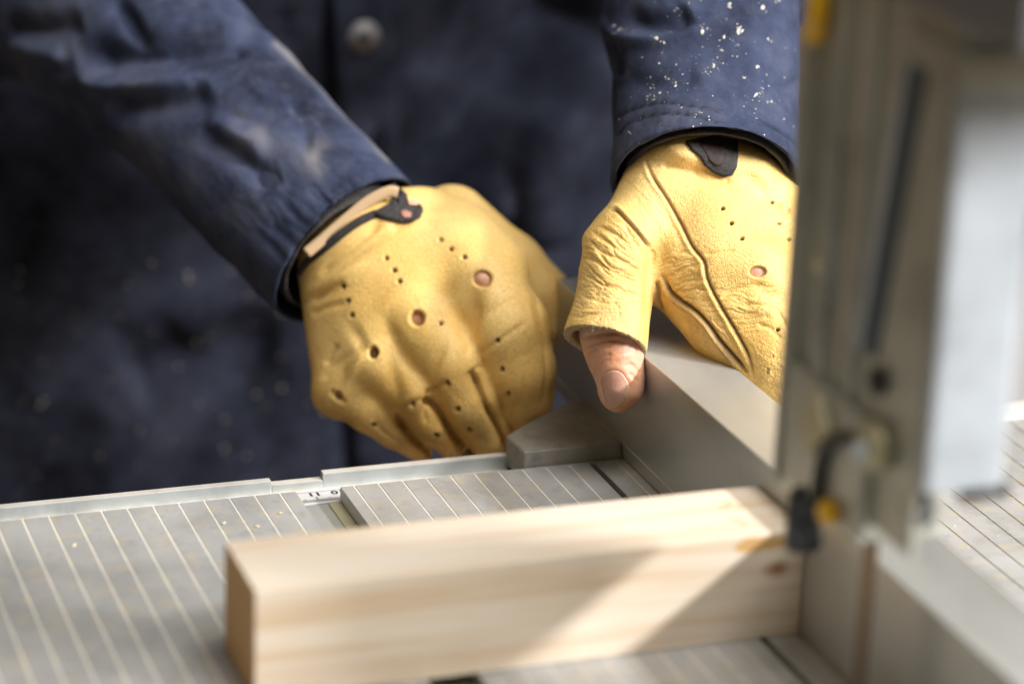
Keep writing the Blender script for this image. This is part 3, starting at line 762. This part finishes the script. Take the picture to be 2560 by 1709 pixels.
s.hole((1894, 679), 20, 4.2, 13, key='opening')
s.crease(c2([(150, 1010), (250, 985), (360, 985), (450, 1000)]), 4, 0.5, window=WN)
for x, y, r in ((1050, 1250, 8), (1075, 1180, 5)): (x, y), = c2([(x, y)]); s.hole((x, y), r*0.55, 0.25, r, key='grime_shade')
s.mask['grime_shade'] = np.maximum(s.mask['grime_shade'], 0.55*s.face*np.clip(vnoise(s.V/3.0, 77)+0.2, 0, 1)*np.exp(-(((s.x-1930)/70)**2+((s.y-960)/60)**2)))
s.mask['grime_shade'] = np.maximum(s.mask['grime_shade'], 0.45*np.exp(-(((s.x-1620)/30)**2+((s.y-760)/70)**2)))  # shade of the thumb web's fold, painted in smoothly
s.mask['hole'] = np.maximum(s.mask['hole'], 0.0)
s.mask['grime_shade'] = np.maximum(s.mask['grime_shade'], np.clip(0.34+0.25*fbm(s.V/5.0, 12), 0, 1)*np.exp(-(((s.x-1530)/90)**2+((s.y-790)/130)**2)))
s.mask['grime_shade'] = np.maximum(s.mask['grime_shade'], np.clip(0.35+0.3*fbm(s.V/4.0, 19), 0, 1)*np.exp(-(((s.x-1740)/60)**2+((s.y-800)/70)**2)))
# inside of the thumb stall is bare flesh side
t_ = np.clip((s.V-cA) @ (cB-cA)/((cB-cA) @ (cB-cA)), 0, 1.2)
rad = np.linalg.norm(s.V-cA-t_[:, None]*(cB-cA), axis=1)
inner = (rad < 12.2+2.8*t_+0.45) & (t_ > 0.02) & (s.y > 700)
cutpl = ((s.V-at(1512, 858, 1076)) @ (tilt/np.linalg.norm(tilt)))
rim = (cutpl > -0.55) & (cutpl < 1.2) & (s.x < 1640) & (s.y > 780)
s.mask['flesh'] = np.where(inner | rim, 1.0, 0.0)
s.V[rim] += (0.35*vnoise(s.V[rim]/0.9, 5))[:, None]*s.N[rim]
glove = s.build('glove', M['glove'], person)
glove['label'] = 'yellow glove gripping the fence, thumb bare'

# ---- left-side glove
g = Field()
K = [(1200, 712, 1135, 18.5), (1050, 810, 1133, 17.5), (950, 888, 1136, 16.5), (872, 960, 1144, 15)]
Wr = [(1035, 575, 1150, 16.5), (960, 598, 1150, 19.5), (890, 625, 1152, 20), (845, 680, 1157, 17)]
for a, b in zip(Wr, K): px_chain(g, [a, b], 10)
px_chain(g, [(1080, 550, 1152, 12), (1150, 602, 1148, 14), (1225, 670, 1142, 15)], 9)
px_chain(g, [(1205, 715, 1134, 17), (1268, 820, 1129, 17), (1300, 920, 1131, 14.5), (1308, 990, 1139, 12.5), (1300, 1032, 1148, 10.5)], 3)
px_chain(g, [(1055, 810, 1131, 16), (1125, 905, 1124, 12.5), (1175, 1005, 1128, 11.2), (1222, 1088, 1138, 9.2), (1236, 1094, 1144, 8.5)], 2.2)
px_chain(g, [(952, 890, 1134, 15), (1035, 975, 1129, 11.5), (1085, 1050, 1133, 9.6), (1128, 1104, 1140, 7.0)], 2.2)
px_chain(g, [(872, 955, 1142, 14), (930, 1010, 1140, 12), (990, 1060, 1142, 10), (1052, 1128, 1147, 5.2)], 2.5)
px_chain(g, [(846, 975, 1144, 10), (838, 985, 1143, 9)], 5)
px_chain(g, [(1000, 880, 1146, 14), (1200, 880, 1148, 14)], 8)
px_chain(g, [(1130, 560, 1168, 17), (1275, 672, 1176, 14.5), (1345, 740, 1177, 13), (1368, 800, 1178, 11)], 6)
VG, FG = g.mesh(0.95)
VG = relax(VG, FG, 1, 0.5)
s2 = Sculpt(VG, FG)
c1 = lambda pts: [(650+x/1.96, 400+y/1.96) for x, y in pts]
WL = 1158
for (x, y, rx, ry, an, am) in ((1175, 790, 26, 75, 0.15, -2.6), (1180, 640, 40, 60, -0.6, 1.0), (1000, 870, 16, 60, -0.5, -1.8), (985, 960, 22, 90, -0.1, -2.2), (900, 850, 16, 50, -0.6, -1.2), (1070, 690, 50, 60, -0.7, 1.0),
                               (880, 640, 90, 12, -0.55, -1.6), (850, 690, 70, 12, -0.5, 1.2), (800, 740, 60, 12, -0.3, -1.2), (1120, 850, 40, 40, 0, 1.0), (1090, 900, 14, 60, 0.5, -1.6),
                               (955, 770, 60, 18, -0.6, 0.9), (1060, 510, 50, 10, 0.1, -1.4), (1225, 740, 30, 30, 0, 0.8), (880, 930, 12, 40, 0.5, 1.2), (1265, 760, 60, 10, -0.5, -0.8)):
    s2.bump((x, y), rx, ry, an, am, WL)
s2.redo()
for P_ in ([(1040, 1030), (1070, 1100), (1110, 1200), (1160, 1290), (1200, 1375), (1225, 1440)], [(800, 1165), (830, 1180), (870, 1220), (930, 1320), (1000, 1415), (1030, 1480)], [(665, 1235), (690, 1290), (760, 1370), (825, 1420), (850, 1500)]):
    s2.crease(c1(P_), 16, 2.2, 'start', window=WL); s2.redo(); s2.crease(c1(P_), 6.5, 3.2, 'start', window=WL, key='grime_shade')  # shade in the gaps between fingers is painted through the mask
for P_, w_, a_ in (
                   ([(810, 1150), (870, 1110), (925, 1085)], 6, 1.7), ([(815, 1160), (805, 1220), (815, 1290)], 6, 1.2), ([(670, 1230), (740, 1190), (800, 1170)], 6, 0.9),
                   ([(1345, 620), (1375, 760), (1395, 900), (1405, 1050), (1385, 1190)], 5, 1.3), ([(1310, 560), (1340, 680), (1365, 800), (1375, 930)], 5, 0.7),
                   ([(300, 1080), (350, 1020), (420, 970), (520, 900)], 9, 0.8), ([(320, 1000), (350, 950), (380, 900)], 7, 1.0), ([(345, 1130), (380, 1160), (420, 1190)], 6, 1.3),
                   ([(1050, 960), (1150, 900), (1250, 830), (1310, 790)], 6, 0.7), ([(1010, 980), (1030, 880), (1080, 700)], 9, 0.7),
                   ([(600, 300), (520, 370), (430, 440), (350, 500), (290, 570)], 10, 1.6), ([(420, 600), (330, 640), (260, 690)], 8, 1.0), ([(430, 700), (330, 720), (250, 760)], 8, 0.9), ([(760, 240), (720, 300), (640, 340)], 9, 1.0),
                   ([(560, 1250), (600, 1330), (700, 1400)], 7, 0.6), ([(1020, 1060), (1060, 1020), (1100, 1010)], 5, 0.9)):
    s2.crease(c1(P_), w_, a_, window=WL, key=None)
s2.wrinkle((900, 700), 120, -0.5, 70, 14, 0.08, 3, 90); s2.wrinkle((1150, 980), 140, 0.9, 60, 14, 0.22, 5, 90); s2.wrinkle((1340, 850), 60, 1.3, 60, 10, 0.3, 6, 160)
for x, y in ((620, 480), (658, 540), (683, 592), (405, 620), (430, 690), (450, 758), (885, 390), (935, 435), (1000, 475), (890, 798), (1163, 887), (1187, 1025), (1217, 1145), (920, 1095), (968, 1222), (1025, 1320), (750, 1200), (560, 1298), (870, 1350)):
    (x, y), = c1([(x, y)]); s2.hole((x, y), 6, 1.5, 5.5)
s2.hole((1206, 697), 22, 4.0, 19, key='opening'); s2.hole((1043, 794), 17, 4.5, 19, key='opening'); s2.hole((933, 881), 11, 4, 15, key='hole'); s2.hole((846, 990), 9, 4, 9, key='hole')
s2.mask['grime_shade'] = np.maximum(0.9*s2.mask['grime_shade'], 0.5*s2.face*np.clip(fbm(s2.V/7.0, 31)+0.1, 0, 1)*np.clip((s2.y-850)/200, 0, 1))
glove2 = s2.build('glove', M['glove'], person)
glove2['label'] = 'yellow glove closed round the fence clamp, knuckle holes showing'

# black trim of the wrist splits and the dark cuffs
def ribbon(name, pts, w, th, mat_, parent, n=6):
    """flat strap along 3D points (mm); w wide, th thick, lying square to the view of its middle"""
    P = spline(pts, n); bm = bmesh.new(); prev = None
    for i, p in enumerate(P):
        d = P[min(i+1, len(P)-1)]-P[max(i-1, 0)]; d /= np.linalg.norm(d)
        to = (CP-p)/np.linalg.norm(CP-p); u = np.cross(d, to); u /= np.linalg.norm(u); v = np.cross(u, d)
        ring = []
        for a in np.linspace(0, 2*math.pi, 11)[:-1]:
            c_, s_ = math.cos(a), math.sin(a)
            ring.append(bm.verts.new(Vector((p+u*w/2*np.sign(c_)*abs(c_)**0.7+v*th/2*np.sign(s_)*abs(s_)**0.7)*MM)))
        if prev:
            for k in range(10): bm.faces.new((prev[k], prev[(k+1) % 10], ring[(k+1) % 10], ring[k]))
        else: bm.faces.new(ring[::-1])
        prev = ring
    bm.faces.new(prev); bmesh.ops.recalc_face_normals(bm, faces=bm.faces)
    me = bpy.data.meshes.new(name); bm.to_mesh(me); bm.free()
    return link(name, me, mat_, parent, True)
treeG1 = BVHTree.FromPolygons([tuple(v) for v in s.V], s.F.tolist())
treeG2 = BVHTree.FromPolygons([tuple(v) for v in s2.V], s2.F.tolist())
def on(tr, pts, lift, default):
    out = []
    for x, y in pts:
        p, n_ = hit(x, y, tr)
        if p is None: p = at(x, y, default)
        to = (CP-p)/np.linalg.norm(CP-p); out.append(p+to*lift)
    return out
def patch(name, outline, tr, lift, default, mat_, parent, th=0.8):
    c0 = np.mean(outline, axis=0); NR = 5; V, F = [], []; n = len(outline)
    for r in range(NR+1):
        for q in outline:
            x, y = c0+(np.array(q)-c0)*r/NR
            p, n_ = hit(x, y, tr)
            if p is None: p = at(x, y, default)
            to = (CP-p)/np.linalg.norm(CP-p); V.append(p+to*lift)
    F = [(r*n+k, r*n+(k+1) % n, (r+1)*n+(k+1) % n, (r+1)*n+k) for r in range(NR) for k in range(n)]
    me = bpy.data.meshes.new(name); me.from_pydata((np.array(V)*MM).tolist(), [], F); me.update()
    o = link(name, me, mat_, parent, True); md = o.modifiers.new('thickness', 'SOLIDIFY'); md.thickness = th*MM; md.offset = 0
    return o
patch('trim', c2([(672, 195), (700, 232), (738, 262), (756, 302), (800, 337), (848, 357), (888, 347), (907, 312), (912, 250), (908, 190), (800, 170)]), treeG1, 0.7, 1090, M['trim'], glove, 1.6)
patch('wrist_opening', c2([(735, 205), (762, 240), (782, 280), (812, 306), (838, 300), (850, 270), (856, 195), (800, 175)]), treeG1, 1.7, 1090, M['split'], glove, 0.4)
tabL = c1([(196, 560), (235, 500), (300, 445), (380, 378), (480, 306), (560, 268), (600, 262)])
ribbon('trim', on(treeG2, tabL, 0.5, 1136), 3.9, 1.6, M['trim'], glove2)
patch('trim', c1([(545, 262), (590, 240), (640, 215), (665, 165), (630, 130), (660, 120), (715, 170), (735, 225), (785, 222), (800, 245), (785, 280), (745, 303), (700, 310), (650, 296), (600, 285)]), treeG2, 0.9, 1140, M['trim'], glove2, 1.6)
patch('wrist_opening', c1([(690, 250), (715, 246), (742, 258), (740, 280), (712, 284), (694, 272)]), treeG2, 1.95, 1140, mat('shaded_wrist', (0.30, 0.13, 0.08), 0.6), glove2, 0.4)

# ---- sleeves
def sleeve(name, chain, tiltdir, mouth, nseg=200, nang=200, thick=1.8, turn=36):
    P = spline([c[:3] for c in chain], 30); R_ = np.interp(np.linspace(0, 1, len(P)), np.linspace(0, 1, len(chain)), [c[3] for c in chain])
    cum = np.concatenate([[0], np.cumsum(np.linalg.norm(P[1:]-P[:-1], axis=1))]); T = np.linspace(0, cum[-1], nseg)
    Q = np.stack([np.interp(T, cum, P[:, i]) for i in range(3)], 1); RR = np.interp(T, cum, R_)
    D = np.gradient(Q, axis=0); D /= np.linalg.norm(D, axis=1)[:, None]
    ref = CM[2]                                                # keep rings steady against the view axis
    A = np.linspace(0, 2*math.pi, nang+1)[:-1]
    rows = []
    def ring(q, d, r, flat=mouth):
        u = np.cross(d, ref); u /= np.linalg.norm(u); v = np.cross(u, d)
        return q+r*(np.cos(A)[:, None]*u*flat[0]+np.sin(A)[:, None]*v*flat[1])
    for i in range(nseg): rows.append(ring(Q[i], D[i], RR[i]))
    rows = rows[::-1]                                          # from the shoulder end down to the cuff
    d, q, r = D[0], Q[0], RR[0]
    for j, (dr, back) in enumerate([(-0.2, -0.6), (-0.9, -0.9), (-1.6, -0.4), (-thick, 0.8), (-thick, 6), (-thick, 18), (-thick-1, turn)]):
        rows.append(ring(q+d*back, d, r+dr))
    V = np.concatenate(rows); n = nang; m = len(rows)
    I = np.arange(m-1)[:, None]*n; k = np.arange(n)[None]; k2 = (k+1) % n
    F = np.stack([I+k, I+n+k, I+n+k2, I+k2], -1).reshape(-1, 4)
    cen = np.repeat(np.stack([row.mean(0) for row in rows[:nseg]]), n, axis=0)
    if (normals(V, F)[:nseg*n]*(V[:nseg*n]-cen)).sum() < 0: F = F[:, ::-1]
    return V, F
chainL = [(*at(862, 620, 1156), 39.5), (*at(740, 500, 1172), 40), (*at(497, 243, 1205), 42), (*at(235, -10, 1250), 50), (*at(40, -250, 1300), 60), (*np.array((60.0, 440, 380)), 80)]
V, F = sleeve('sleeve', chainL, None, (1.0, 0.82), 300, 200)
sl = Sculpt(V, F)
if (sl.N*(CP-sl.V)).sum(1).mean() < 0 and False: pass
cc = lambda pts: [(x/1.96, y/1.96) for x, y in pts]
WS = 1290
for P_, w_, a_ in (([(370, 310), (500, 290), (700, 270), (900, 250), (1100, 220), (1300, 180)], 34, 9),
                   ([(380, 330), (450, 400), (600, 430), (800, 420), (1000, 380)], 22, -6), ([(520, 500), (700, 520), (900, 470), (1020, 420)], 40, 6),
                   ([(560, 0), (640, 110), (700, 220)], 18, 5), ([(0, 130), (180, 150), (400, 110)], 26, 6), ([(30, 200), (200, 250), (340, 300)], 20, -4),
                   ([(980, 640), (1100, 720), (1250, 830), (1330, 940)], 26, 4), ([(1000, 600), (1150, 660), (1300, 760)], 24, -3),
                   ([(1100, 560), (1220, 590), (1350, 560), (1500, 500)], 14, 2), ([(1420, 470), (1500, 620), (1480, 760)], 14, 1.8), ([(1200, 380), (1300, 470), (1450, 500)], 14, -2)):
    sl.crease(cc(P_), w_*1.1, a_*1.0, window=WS)
for i, P_ in enumerate(([(1500, 880), (1560, 960), (1640, 1040)], [(1600, 900), (1650, 960), (1720, 1020)], [(1380, 960), (1450, 1060), (1540, 1130)], [(1700, 880), (1740, 930), (1800, 980)], [(1320, 1100), (1400, 1160), (1470, 1240)], [(1250, 1130), (1330, 1210), (1400, 1290)], [(1800, 840), (1850, 900), (1900, 930)], [(1560, 1000), (1600, 1080), (1640, 1110)])):
    sl.crease(cc(P_), 10, 0.9, window=WS)
sl.redo(); sl.wrinkle((800, 520), 200, 0.8, 70, 22, 0.8, 5, 150); sl.cloth(26, 1.1, 4); sl.cloth(9, 0.3, 6)
sl.mask['pale'] = np.clip(0.5*np.exp(-(((sl.x-790)/30)**2+((sl.y-400)/45)**2))*(vnoise(sl.V/6, 3)+0.6)+0.3*np.exp(-(((sl.x-640)/60)**2+((sl.y-330)/60)**2))*(vnoise(sl.V/6, 9)+0.3)+0.5*np.exp(-((poly_dist(sl.x, sl.y, cc([(1350, 220), (1650, 500), (1900, 780)]))[0])/9)**2), 0, 1)
left_sleeve = sl.build('sleeve', M['jacket'], person); left_sleeve['label'] = 'sleeve reaching in from the upper left'

chainR = [(*at(1765, 455, 1106), 38.5), (*at(1764, 330, 1122), 38.5), (*at(1765, 170, 1143), 39.5), (*at(1753, -10, 1168), 43.5), (*at(1800, -300, 1215), 50), (*np.array((400.0, 440, 380)), 80)]
V, F = sleeve('sleeve', chainR, None, (1.0, 0.92), 340, 240)
sr = Sculpt(V, F)
c8 = lambda pts: [(1000+x/2.1355, y/2.1355) for x, y in pts]
for P_, w_, a_ in (([(1060, 60), (1120, 170), (1250, 220), (1400, 230), (1560, 180), (1650, 150)], 16, -2.6), ([(1200, 60), (1300, 120), (1450, 110), (1550, 60)], 26, 5),
                   ([(1090, 200), (1150, 320), (1160, 420)], 18, 2.5), ([(1860, 60), (1900, 300), (1880, 520)], 26, -1.8), ([(2150, 420), (2090, 470), (1960, 500)], 18, 2.5), ([(1200, 420), (1400, 450), (1600, 400)], 24, 1.5), ([(1980, 60), (2040, 200), (2030, 330)], 16, 1.4)):
    sr.crease(c8(P_), w_, a_, window=1180)
for P_ in ([(1150, 640), (1200, 600), (1270, 570), (1400, 545), (1550, 560), (1700, 585), (1850, 620), (2000, 680), (2100, 750), (2145, 800)], [(1160, 720), (1250, 640), (1400, 605), (1550, 610), (1700, 650), (1850, 700), (2000, 780), (2130, 870)]):
    sr.crease(c8(P_), 3.4, 0.9, False, window=1150, key='seam')
sr.wrinkle((1760, 300), 240, 1.5, 26, 16, 0.28, 4, 40)
sr.cloth(30, 1.0, 14); sr.cloth(8, 0.25, 16)
right_sleeve = sr.build('sleeve', M['jacket'], person); right_sleeve['label'] = 'sleeve above the fence, flecked with sawdust'

# dark knitted cuffs inside the sleeve mouths
def cuff(chain, flat):
    V, F = sleeve('cuff', chain, None, flat, 30, 90, 1.5, 10)
    c = Sculpt(V, F); c.cloth(5, 0.5, 8); return c.build('inner_cuff', M['trim'], person)
cuff([(*at(858, 628, 1152), 31), (*at(760, 520, 1168), 31), (*at(700, 460, 1178), 31)], (1.0, 0.85))
cuff([(*at(1768, 448, 1108), 33.5), (*at(1768, 330, 1122), 33.5), (*at(1768, 230, 1134), 33)], (1.0, 0.92))
ribbon('cuff_lining', [at(x, y, 1134) for x, y in cc([(1500, 1240), (1590, 1165), (1700, 1070), (1800, 990), (1900, 940), (1950, 945)])], 4.8, 1.4, M['lining'], glove2)

# ---- jacket front
nu, nv = 560, 340
U_ = np.linspace(0, 2*math.pi, nu+1)[:-1]; Z_ = np.linspace(-480, 440, nv)
A, Zg = np.meshgrid(U_, Z_)
flare = 1+0.00018*np.clip(-Zg, 0, 500)
V = np.stack([TX+TRX*flare*np.sign(np.cos(A))*np.abs(np.cos(A))**0.85, TY-TRY*np.sign(np.sin(A))*np.abs(np.sin(A))**0.85, Zg], -1).reshape(-1, 3)
I = np.arange(nv-1)[:, None]*nu; k = np.arange(nu)[None]; k2 = (k+1) % nu
F = np.stack([I+k, I+k2, I+nu+k2, I+nu+k], -1).reshape(-1, 4)
if (normals(V, F)*(V-np.array([TX, TY, 0]))).sum() < 0: F = F[:, ::-1]
st = Sculpt(V, F)
for P_, w_, a_ in (([(815, -80), (820, 300), (828, 560), (862, 900), (880, 1300)], 16, 9), ([(850, -80), (856, 300), (862, 600)], 16, -3),
                   ([(1500, -50), (1300, 180), (1080, 420), (900, 560)], 110, 30), ([(1560, 150), (1350, 330), (1180, 560)], 70, -16), ([(1255, 380), (1265, 520), (1270, 640)], 12, 4),
                   ([(1350, 260), (1330, 450), (1360, 620)], 70, -14), ([(450, 850), (560, 760), (680, 700)], 60, -8), ([(300, 950), (500, 880), (700, 900)], 90, 8), ([(700, 120), (720, 20)], 20, 5)):
    st.crease(P_, w_, a_)
st.redo(); st.cloth(70, 4.0, 5); st.cloth(24, 0.9, 8)
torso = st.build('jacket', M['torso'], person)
treeT = BVHTree.FromPolygons([tuple(v) for v in st.V], st.F.tolist())
pl = []
oc = [(832, -60), (985, -60), (990, 300), (985, 700), (965, 1240), (885, 1240), (868, 900), (845, 560), (836, 300), (832, -60)]
for a_, b_ in zip(oc, oc[1:]):
    for k_ in range(8): pl.append((a_[0]+(b_[0]-a_[0])*k_/8, a_[1]+(b_[1]-a_[1])*k_/8))
patch('placket', pl, treeT, 3.0, 1366, M['torso'], torso, 2.5)
p, n_ = hit(908, 90, treeT)
p = p+(CP-p)/np.linalg.norm(CP-p)*4.0
n_ = n_ if (CP-p) @ n_ > 0 else -n_
def disc(c, n, r, th, mat_, name, parent, r2=None, bev=0.6):
    a_ = c; b_ = c+n*th
    return rod(name, a_, b_, r, mat_, None, 48, r2, bev)
btn = disc(p, n_, 8.2, 2.6, mat('grey_button', (0.17, 0.16, 0.16), 0.5, 0.0), 'button', person); btn.parent = person
inner_b = rod('button_dish', p+n_*2.4, p+n_*3.0, 3.4, mat('button_centre', (0.05, 0.045, 0.05), 0.6), btn); inner_b.matrix_parent_inverse = Matrix.Identity(4)
# brown-black strip carries the shade of the gap in the jacket hem
b_ = ribbon('gap_strip', [hit(x, y, treeT)[0]-np.array([0, 2, 0]) for x, y in ((868, 980), (878, 1060), (888, 1140), (892, 1230))], 5, 2, mat('gap_shade_brown', (0.03, 0.015, 0.008), 0.8), torso)

# ------------------------------------------------------------------ sawdust
def flecks(name, spots, mat_, label, seed=1):
    rnd = np.random.RandomState(seed); V, F = [], []
    for p, n_, r in spots:
        p = np.array(p, float); n_ = np.array(n_, float); n_ /= np.linalg.norm(n_)+1e-9
        u = np.cross(n_, rnd.randn(3)); u /= np.linalg.norm(u); v = np.cross(n_, u)
        a, b, c = r*rnd.uniform(0.6, 1.3), r*rnd.uniform(0.35, 0.8), r*rnd.uniform(0.25, 0.5)
        o = len(V)
        for q in (-u*a, -v*b, u*a*0.9, v*b*1.1, n_*c, -n_*c*0.6): V.append(p+n_*c*0.5+q+rnd.randn(3)*0.12*r)
        for (i, j, k) in ((0, 1, 4), (1, 2, 4), (2, 3, 4), (3, 0, 4), (1, 0, 5), (2, 1, 5), (3, 2, 5), (0, 3, 5)): F.append((o+i, o+j, o+k))
    me = bpy.data.meshes.new(name); me.from_pydata((np.array(V)*MM).tolist(), [], F); me.update()
    return tag(link(name, me, mat_, None, False), label, 'sawdust', kind='stuff')
rnd = np.random.RandomState(11)
spots = []
treeS = BVHTree.FromPolygons([tuple(v) for v in sr.V], sr.F.tolist())
cl = [((1850, 110), 5, 16), ((1690, 20), 8, 22), ((1900, 15), 4, 10), ((1560, 75), 6, 10), ((1640, 100), 9, 18), ((1760, 75), 6, 8), ((1780, 165), 5, 10), ((1660, 215), 12, 22), ((1890, 240), 12, 18), ((1930, 250), 8, 8), ((1620, 240), 6, 12), ((1735, 290), 8, 25), ((1850, 280), 6, 14), ((1990, 330), 5, 20), ((1900, 350), 5, 12), ((1780, 120), 5, 40), ((1700, 170), 7, 40), ((1860, 200), 8, 60), ((1700, 260), 10, 90), ((1940, 110), 4, 40)]
for (x, y), n, sp in cl:
    for _ in range(int(n*2.2)):
        q = hit(x+rnd.randn()*sp*1.3, y+rnd.randn()*sp, treeS)
        if q[0] is not None: spots.append((q[0], q[1], 0.16+0.42*rnd.rand()**2.5))
for x, y, r in ((1845, 78, 1.5), (1822, 15, 1.4), (1908, 20, 1.8), (1945, 3, 1.7), (1849, 70, 1.0), (1810, 95, 1.1), (1784, 165, 1.1), (1860, 196, 1.1), (1890, 240, 1.5), (1898, 236, 1.0), (1927, 252, 1.1), (1818, 323, 1.0), (1689, 216, 0.8), (1648, 232, 0.9), (1752, 83, 1.4), (1536, 65, 1.3), (1548, 74, 1.2), (1640, 97, 1.2), (1660, 108, 1.0), (1550, 300, 0.9), (1575, 334, 0.9), (1893, 168, 1.0), (1922, 103, 1.1), (1805, 124, 0.9), (1890, 297, 0.8)):
    for j in range(3):
        q = hit(x+rnd.randn()*r*2.5, y+rnd.randn()*r*2, treeS)
        if q[0] is not None: spots.append((q[0], q[1], r*rnd.uniform(0.35, 0.8)))
flecks('sawdust', spots, M['dustpale'], 'pale flecks of sawdust caught on the right-hand sleeve', 2)
# on the table, along the grooves and on the fence
spots = []
for _ in range(2600):
    x, y = rnd.uniform(-60, 243), -abs(rnd.randn())*60-rnd.rand()*40*(rnd.rand() < 0.4)
    if 105 < x < 125.5 or 227.5 < x < 231.5: continue
    if rnd.rand() < 0.35: x = round(x/10)*10+rnd.randn()*0.5
    spots.append(((x, min(y, -0.5), 0), (0, 0, 1), 0.07+0.22*rnd.rand()**4))
for _ in range(2200):
    x, y = rnd.uniform(125.5, 243), -0.6-rnd.rand()*48
    if 227.5 < x < 231.5: continue
    spots.append(((x, y, 0), (0, 0, 1), 0.07+0.15*rnd.rand()**2))
for _ in range(700):
    x = 235+rnd.rand()*8; spots.append(((x, -rnd.rand()*60, 0), (0, 0, 1), 0.10+0.22*rnd.rand()**3))
for (x, y, r) in ((83.5, -30, 1.6), (14, -30, 1.3), (95, -20, 1.2), (66, -62, 2.2), (72, -24, 1.3)): spots.append(((x, y, 0), (0, 0, 1), r))
for _ in range(3000):
    x, y = rnd.uniform(275, 560), rnd.uniform(-190, 20)
    if rnd.rand() < 0.45: x = round(x/10)*10+rnd.randn()*0.45
    spots.append(((x, y, 0), (0, 0, 1), 0.10+0.42*rnd.rand()**5))
flecks('sawdust', spots, M['dust'], 'fine sawdust scattered over the grooved saw table', 3)
spots = []
for _ in range(1500):
    x, y = rnd.uniform(244.6, 272.6), rnd.uniform(-80, 60)
    spots.append(((x, y, 50), (0, 0, 1), 0.06+0.16*rnd.rand()**3))
for _ in range(120):
    spots.append(((243.4, rnd.uniform(-120, 70), rnd.uniform(4, 48)), (-1, 0, 0), 0.08+0.10*rnd.rand()))
for _ in range(500):
    x, y = rnd.uniform(204, 243), rnd.uniform(1, 46)
    if y < 19+(x-200)*0.82: spots.append(((x, y, 6.8), (0, 0, 1), 0.07+0.15*rnd.rand()**3))
flecks('sawdust', spots, M['dust'], 'dusting of sawdust on top of the aluminium fence and its clamp', 4)
# on the jacket front
spots = []
for x, y, r in ((705, 970, 2.2), (770, 1010, 2.4), (810, 1025, 3.2), (640, 985, 2.2), (563, 1048, 2.0), (470, 685, 1.9), (320, 713, 1.8), (378, 828, 1.9), (560, 1120, 2.0), (350, 1075, 2.0), (700, 890, 1.8), (330, 870, 1.6), (430, 1100, 1.6), (577, 678, 1.6), (625, 745, 1.5), (310, 1050, 1.6)):
    q = hit(x, y, treeT)
    if q[0] is not None: spots.append((q[0], CP-q[0], r*0.38))
for _ in range(90):
    q = hit(rnd.uniform(20, 850), rnd.uniform(650, 1240), treeT)
    if q[0] is not None: spots.append((q[0], CP-q[0], 0.3+0.5*rnd.rand()**2))
flecks('sawdust', spots, M['dust'], 'out-of-focus specks of sawdust on the lower jacket front', 5)
# loose fibres on the thumb stall edge
bm = bmesh.new(); me_v = []
rimpts = c2([(118, 1100), (140, 1075), (180, 1062), (240, 1052), (300, 1045), (360, 1040), (410, 1045), (455, 1058), (480, 1085)])
R2 = spline(rimpts, 8)
for i in range(90):
    x, y = R2[rnd.randint(len(R2))]; p, _n = hit(x, y-2, treeG1)
    if p is None: continue
    d = rnd.randn(3); d[2] -= 0.6; d /= np.linalg.norm(d); L_ = rnd.uniform(0.5, 1.7); p2 = p+d*L_*0.5+rnd.randn(3)*0.2; p3 = p2+d*L_*0.5+rnd.randn(3)*0.3
    w = np.cross(d, CM[2]); w = w/np.linalg.norm(w)*0.055
    a = [bm.verts.new(Vector((q+ww)*MM)) for q in (p, p2, p3) for ww in (-w, w)]
    bm.faces.new((a[0], a[1], a[3], a[2])); bm.faces.new((a[2], a[3], a[5], a[4]))
me = bpy.data.meshes.new('fibre'); bm.to_mesh(me); bm.free()
fb_ = link('fibre', me, M['dust'], glove); fb_['kind'] = 'stuff'
